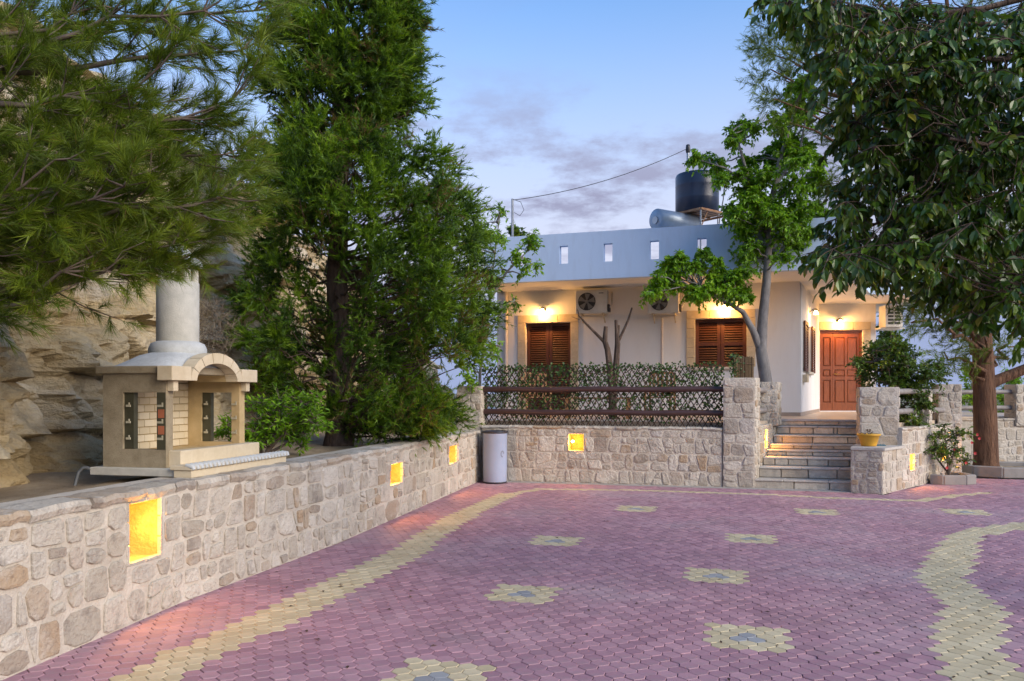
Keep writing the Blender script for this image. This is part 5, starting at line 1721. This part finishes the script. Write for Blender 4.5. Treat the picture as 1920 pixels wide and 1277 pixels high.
tag(MB().tube(hs, .014, 6).build('hose', M['hose'], loc=hs[-1]), 'dark hose curving down the right side of the roof tank', 'hose')
tag(MB().tube([P(1346, 312, 20.4), P(1346, 424, 20.4)], .018, 6).build('standpipe', M['galv'], loc=P(1346, 424, 20.4)), 'thin vertical pipe beside the right edge of the roof tank', 'pipe')

# ------------------------------------------------------------------ patio furniture seen through the trellis
def chair(label, x, y, rz):
    root = thing('wooden_chair', label, 'chair', (x, y, 1.092), 'wooden patio chairs')
    ca, sa = math.cos(rz), math.sin(rz)
    fr = lambda a_, b_, c_: Vector((x + a_ * ca - b_ * sa, y + a_ * sa + b_ * ca, 1.092 + c_))
    for sx in (-.25, .25):
        MB().bbox(fr, sx - .02, sx + .02, -.24, -.20, 0, .64).build('leg', M['wood'], root)
        MB().bbox(fr, sx - .02, sx + .02, .20, .24, 0, .92).build('leg', M['wood'], root)
        MB().bbox(fr, sx - .03, sx + .03, -.26, .20, .64, .665).build('armrest', M['wood'], root)
    for k in range(5):
        MB().bbox(fr, -.23, .23, -.22 + k * .085, -.15 + k * .085, .42, .445).build('seat_slat', M['wood'], root)
    for k in range(5):
        MB().bbox(fr, -.20 + k * .09, -.15 + k * .09, .205, .225, .46, .90).build('back_slat', M['wood'], root)
    MB().bbox(fr, -.229, .229, .2, .235, .90, .95).build('top_rail', M['wood'], root)


chair('wooden patio chair in front of the tall shuttered door, behind the trellis', .50, 16.3, .2)
chair('wooden patio chair right of the bare tree, behind the trellis', 2.98, 15.9, -.4)
tb = thing('wooden_bench', 'low wooden bench on the patio behind the trellis', 'bench', (1.75, 16.1, 1.092))
bq = lambda a_, b_, c_: Vector((1.75 + a_ * .966 + b_ * .259, 16.1 - a_ * .259 + b_ * .966, 1.092 + c_))
for k in range(4):
    MB().bbox(bq, -.75, .75, -.2 + k * .1, -.115 + k * .1, .40, .43).build('seat_slat', M['wood'], tb)
for sx in (-.62, .62):
    for sy in (-.16, .12):
        MB().bbox(bq, sx - .03, sx + .03, sy - .02, sy + .04, 0, .40).build('leg', M['wood'], tb)

# ------------------------------------------------------------------ barbecue
B00 = Vector((-2.55, 6.33)); bw = Vector((.224, .975)); bn_ = Vector((-.975, .224))      # along the wall (away), and back


def bl(t_, b_, z):
    q_ = B00 + bw * t_ + bn_ * b_
    return Vector((q_.x, q_.y, z))


bbq = thing('barbecue', 'cream stone barbecue with arched hood and round chimney on the wall', 'barbecue', bl(.6, .4, .92))
MB().bbox(bl, .0, 1.40, .17, .98, .925, .99, .006).build('base_slab', M['bbq_rim'], bbq)
MB().bbox(bl, -.03, 1.47, .0, .165, .925, .985, .004).build('tray', M['bbq_cream'], bbq)
tn = MB().bbox(bl, -.045, 1.485, -.012, .19, .986, 1.02, .004).build('tray_top', M['bbq_cream'], bbq)
for k in range(27):
    t_ = -.03 + 1.5 * k / 26
    MB().tube([bl(t_, -.022, .992), bl(t_, -.012, 1.012), bl(t_, .05, 1.026)], [.014, .022, .016], 7).build('scallop', M['bbq_grey'], tn)
MB().bbox(bl, .10, 1.30, .19, .31, .991, 1.13, .006).build('firebox_front', M['bbq_cream'], bbq)
MB().bbox(bl, .12, 1.20, .31, .92, .991, 1.10).build('hearth', M['bbq_ochre'], bbq)
# near and far sides, each a frame round an opening
for (t0, t1, lb) in ((.06, .15, 'near'), (1.13, 1.22, 'far')):
    m_ = M['bbq_stucco'] if lb == 'near' else M['bbq_ochre']
    mb = MB()
    mb.bbox(bl, t0, t1, .30, .90, .991, 1.14); mb.bbox(bl, t0, t1, .30, .90, 1.61, 1.765)
    mb.bbox(bl, t0, t1, .71, .90, 1.14, 1.61)
    mb.bbox(bl, t0 + .001, t1 - .001, .301, .385, 1.14, 1.61)
    sd_ = mb.build('side_frame', m_, bbq)
    for (p0, p1) in ((.305, .385), (.62, .71)):
        if p0 > .5: MB().bbox(bl, t0 + .02, t1 - .02, p0, p1 - .001, 1.141, 1.609).build('iron_plate', M['iron'], bbq)
        for k in range(3):
            z = 1.22 + k * .135
            ts = t0 - .008 if lb == 'near' else t0 - .012
            MB().bbox(bl, ts, ts + .007, p0 + .012 if p0 > .5 else p0 + .02, p1 - .005 if p0 < .5 else p1 - .035, z, z + .018).build('rack_tooth', M['iron_tooth'], bbq)
            MB().bbox(bl, ts, ts + .006, p0 + .02, p0 + .032, z + .018, z + .036).build('rack_tooth', M['iron_tooth'], bbq)
        if lb == 'near' and p0 < .5:
            for z in (1.265, 1.40): MB().bbox(bl, t0 - .004, t0, p0 + .01, p1 - .012, z, z + .07).build('tile_inset', M['terracotta'], bbq)
            MB().bbox(bl, t0 - .003, t0 + .0005, p0, p1, 1.141, 1.609).build('iron_plate', M['iron'], bbq)
MB().bbox(bl, .151, 1.129, .86, .93, .991, 1.765).build('back_wall', M['bbq_ochre'], bbq)
z = 1.105; row = 0
while z < 1.72:
    x = .153 - (.07 if row % 2 else 0)
    while x < 1.127:
        x0, x1 = max(x, .153), min(x + .14, 1.127)
        if x1 - x0 > .02: MB().bbox(bl, x0 + .003, x1 - .003, .845 + rng.uniform(0, .004), .862, z + .003, z + .062, .003).build('brick', M['bbq_brick'], bbq)
        x += .14
    z += .066; row += 1
MB().bbox(bl, .03, 1.25, .31, .95, 1.766, 1.828, .006).build('top_slab', M['bbq_stucco'], bbq)
# arch beam: end blocks, voussoirs and barrel vault
ac_, ai, bi, ao, bo = .635, .305, .158, .385, .25
zsp = 1.708
for (x0, x1, m_) in ((0, .255, 'bbq_cream'), (1.015, 1.28, 'bbq_cream')):
    MB().bbox(bl, x0, x1, .20, .34, zsp, 1.826, .004).build('beam_block', M[m_], bbq)
MB().bbox(bl, .075, .135, .24, .30, 1.62, 1.707, .003).build('capital', M['bbq_cream'], bbq)
MB().bbox(bl, 1.15, 1.21, .24, .30, 1.62, 1.707, .003).build('capital', M['bbq_cream'], bbq)
nv = 7
for k in range(nv):
    a0, a1 = math.pi * k / nv + .012, math.pi * (k + 1) / nv - .012
    mb = MB()
    for j in range(3):
        aa, ab = a0 + (a1 - a0) * j / 3, a0 + (a1 - a0) * (j + 1) / 3
        c8 = []
        for bb in (.20, .32):
            c8 += [bl(ac_ - math.cos(aa) * ai, bb, zsp + math.sin(aa) * bi), bl(ac_ - math.cos(ab) * ai, bb, zsp + math.sin(ab) * bi), bl(ac_ - math.cos(ab) * ao, bb, zsp + math.sin(ab) * bo), bl(ac_ - math.cos(aa) * ao, bb, zsp + math.sin(aa) * bo)]
        mb.hexa(c8)
    mb.build('voussoir', M['bbq_cream'], bbq)
mb = MB(); mi = MB()
for j in range(16):
    aa, ab = math.pi * j / 16, math.pi * (j + 1) / 16
    ro_, rbo = ao - .012, bo - .012
    q4 = lambda rx, rz, b0, b1: [bl(ac_ - math.cos(aa) * rx, b0, zsp + math.sin(aa) * rz), bl(ac_ - math.cos(ab) * rx, b0, zsp + math.sin(ab) * rz), bl(ac_ - math.cos(ab) * rx, b1, zsp + math.sin(ab) * rz), bl(ac_ - math.cos(aa) * rx, b1, zsp + math.sin(aa) * rz)]
    mb.add(q4(ro_, rbo, .31, .66), [(0, 1, 2, 3)], True)
    mi.add(q4(ai + .004, bi + .004, .31, .66), [(3, 2, 1, 0)], True)
mb.build('vault', M['bbq_grey'], bbq)
mi.build('vault_lining', M['bbq_ochre'], bbq)
# hood: loft from rectangle to circle
cc_ = Vector((.64, .60))
ring0, ring1 = [], []
nh = 28
for k in range(nh):
    a_ = 2 * math.pi * k / nh
    ca, sa = math.cos(a_), math.sin(a_)
    m_ = max(abs(ca) / .50, abs(sa) / .30)
    ring0.append(bl(.64 + ca / m_, .63 + sa / m_, 1.829))
    ring1.append((ca, sa))
lv_ = [ring0]
for (r_, z, mixf) in ((.34, 1.885, .75), (.27, 1.93, .4), (.225, 1.965, 0)):
    cur = []
    for k in range(nh):
        ca, sa = ring1[k]
        rect = 1 / max(abs(ca) / .50, abs(sa) / .30)
        rr = r_ * (1 - mixf) + rect * mixf * .86
        cur.append(bl(.64 + ca * rr, .61 + sa * rr, z))
    lv_.append(cur)
mb = MB()
allv = [p for q_ in lv_ for p in q_]
mb.add(allv, [(i * nh + k, i * nh + (k + 1) % nh, (i + 1) * nh + (k + 1) % nh, (i + 1) * nh + k) for i in range(3) for k in range(nh)], True)
mb.build('hood', M['bbq_grey'], bbq)
cb_ = bl(.64, .61, 0)
chm = MB().lathe([(.18, 2.03), (.18, 2.595), (.165, 2.60), (.001, 2.60)], cb_, 32).build('chimney', M['bbq_rim'], bbq)
MB().lathe([(.235, 1.935), (.245, 1.955), (.245, 2.0), (.225, 2.045), (.181, 2.065)], cb_, 32).build('chimney_collar', M['bbq_grey'], chm)
for k in range(7):
    a_ = k * 2 * math.pi / 7 + .3
    p = cb_ + Vector((math.cos(a_) * .14, math.sin(a_) * .14, 0))
    MB().tube([(p.x, p.y, 2.598), (p.x, p.y, 2.725)], .035, 8).build('cap_post', M['bbq_rim'], chm)
MB().lathe([(.001, 2.70), (.20, 2.72), (.215, 2.74), (.205, 2.775), (.13, 2.85), (.05, 2.93), (.001, 2.95)], cb_, 28).build('chimney_cap', M['bbq_grey'], chm)
# grey conduit looping at the back of the barbecue
hp = [bl(.02, .96, .955), bl(.0, 1.0, .985), bl(-.01, 1.03, .985), bl(-.03, 1.06, .95), bl(-.06, 1.07, .84)]
tag(MB().tube(hp, .014, 7).build('conduit', M['hose'], loc=hp[-1]), 'short grey conduit bending over the wall left of the barbecue', 'conduit')
gp = [P(860, 793, 14.6), P(850, 801, 14.0), P(830, 808, 13.0), P(800, 815, 12.2), P(770, 820, 11.6)]
for k, lb in ((0, 'upper grey hose lying on the bed by the left pillar'), (1, 'lower grey hose lying on the bed by the left pillar')):
    pts = [p + Vector((-.30 - .12 * k, .1 * k, 0)) for p in gp]
    pts = [Vector((p.x, p.y, .93 - .01 * i)) for i, p in enumerate(pts)]
    tag(MB().tube(pts, .018, 7).build('garden_hose', M['hose'], loc=pts[0]), lb, 'hose', 'hoses on the bed')

# ------------------------------------------------------------------ bin, pots, planters
bc = Vector((-.305, 14.16, .006))
bi_ = thing('litter_bin', 'pale lavender blue cylindrical litter bin against the stone wall', 'bin', bc)
MB().lathe([(.001, .012), (.205, .012), (.212, .03), (.216, .3), (.220, .885), (.222, .89)], bc, 36).build('body', M['bin'], bi_)
MB().lathe([(.001, .0), (.212, .0), (.214, .022), (.208, .026)], bc, 36).build('base_ring', M['bin_rim'], bi_)
MB().lathe([(.219, .885), (.232, .89), (.236, .908), (.232, .925), (.20, .93), (.195, .90), (.19, .80), (.001, .80)], bc, 36).build('rim', M['bin_rim'], bi_)
a0 = R(-52)
vv, ff = [], []
for k in range(14):
    t_ = 2 * math.pi * k / 14
    for r_ in (.6, 1.0):
        aa = a0 + math.cos(t_) * .17 * r_
        vv.append((bc.x + math.cos(aa) * .2215, bc.y + math.sin(aa) * .2215, .53 + math.sin(t_) * .062 * r_))
for k in range(11):
    ff.append((2 * k, 2 * k + 1, 2 * k + 3, 2 * k + 2))
MB().add(vv, ff).build('emblem', M['bin_mark'], bi_)

pc = P(1629, 845, 13.0); pc.z = .736
pot = thing('flower_pot', 'yellow plastic flower pot on the low stone block', 'pot', pc)
hh = 23 / FPX * 13
rp_ = 20 / FPX * 13
MB().lathe([(.001, .0), (rp_ * .62, 0), (rp_ * .70, .02), (rp_ * .93, hh * .86), (rp_ * 1.03, hh * .87), (rp_ * 1.05, hh), (rp_ * .95, hh), (rp_ * .9, hh * .85), (.001, hh * .84)], pc, 26).build('shell', M['pot'], pot)
MB().lathe([(rp_ * .9, hh * .86), (.001, hh * .88)], pc, 20).build('soil', M['soil'], pot)
sp = thing('potted_plant', 'small sparse dark plant growing in the yellow pot', 'plant', pc + Vector((0, 0, hh)))
mb = MB()
tips = []
for (x, y) in ((1615, 812), (1626, 808), (1632, 807), (1634, 812), (1622, 815), (1630, 815)):
    e_ = P(x, y, 13.0 + rng.uniform(-.05, .05))
    b_ = pc + Vector((0, 0, hh * .87))
    mb.tube([b_, b_.lerp(e_, .5) + Vector((rng.uniform(-.02, .02), 0, .01)), e_], [.006, .005, .003], 5)
    tips.append(e_)
mb.build('stem', M['twig'], sp)
O, D, Nn = [], [], []
for e_ in tips:
    for k in range(7):
        O.append(e_); D.append(Vector((rng.gauss(0, 1), rng.gauss(0, 1), rng.gauss(.2, .6))).normalized()); Nn.append(Vector((0, -.3, 1)))
leaves('leaves', np.array(O), np.array(D), np.array(Nn), npr.uniform(.03, .05, len(O)), .6, M['litter'], sp, npr.random(len(O)))
rv, rf_ = [], []
for i in range(8):
    for j in range(6):
        rv.append((pc.x + .16 + i * .022 + rng.uniform(-.006, .006), pc.y + .05 + j * .025, .738 + abs(rng.gauss(0, .014)) * (1 if 0 < i < 7 and 0 < j < 5 else .1)))
rf_ = [(i * 6 + j, (i + 1) * 6 + j, (i + 1) * 6 + j + 1, i * 6 + j + 1) for i in range(7) for j in range(5)]
mb = MB().add(rv, rf_, True).add([(x, y, z - .004) for x, y, z in rv], [tuple(reversed(q_)) for q_ in rf_], True)
tag(mb.build('cloth', M['rag'], loc=(pc.x + .2, pc.y, .738)), 'crumpled teal cloth lying right of the yellow pot', 'cloth')


def curb_ring(name, label, pts, w, h, closed):
    c = sum((Vector((p[0], p[1], 0)) for p in pts), Vector((0, 0, 0))) / len(pts)
    root = thing(name, label, 'planter', c, 'curb planters')
    n_ = len(pts)
    for k in range(n_ if closed else n_ - 1):
        a_, b_ = Vector(pts[k]), Vector(pts[(k + 1) % n_])
        d = (b_ - a_).normalized(); nr = Vector((d.y, -d.x))
        ll = (b_ - a_).length
        MB().bbox(lambda s_, e_, z: Vector((a_.x + d.x * s_ + nr.x * e_, a_.y + d.y * s_ + nr.y * e_, z)), .006, ll - .006, -w, 0, -.01, h + rng.uniform(-.006, .006), .016).build('curb_stone', M['curb'], root)
    inner = [(c.x + (p[0] - c.x) * .9, c.y + (p[1] - c.y) * .9) for p in pts]
    MB().prism(inner if closed else inner, .0, h * .6).build('soil', M['soil'], root)
    return root


curb_ring('curb_planter', 'short grey curb planter holding the flowering shrub', [(7.38, 13.96), (7.55, 13.80), (7.95, 13.80), (8.20, 13.92), (8.22, 14.35), (8.0, 14.55)], .11, .17, False)
curb_ring('curb_planter', 'long grey curb planter round the big pine trunk', [(8.86, 15.75), (8.92, 15.28), (9.3, 14.95), (9.95, 14.92), (10.55, 15.1), (10.8, 15.6), (10.6, 16.2), (9.6, 16.4), (9.0, 16.2)], .12, .20, True)
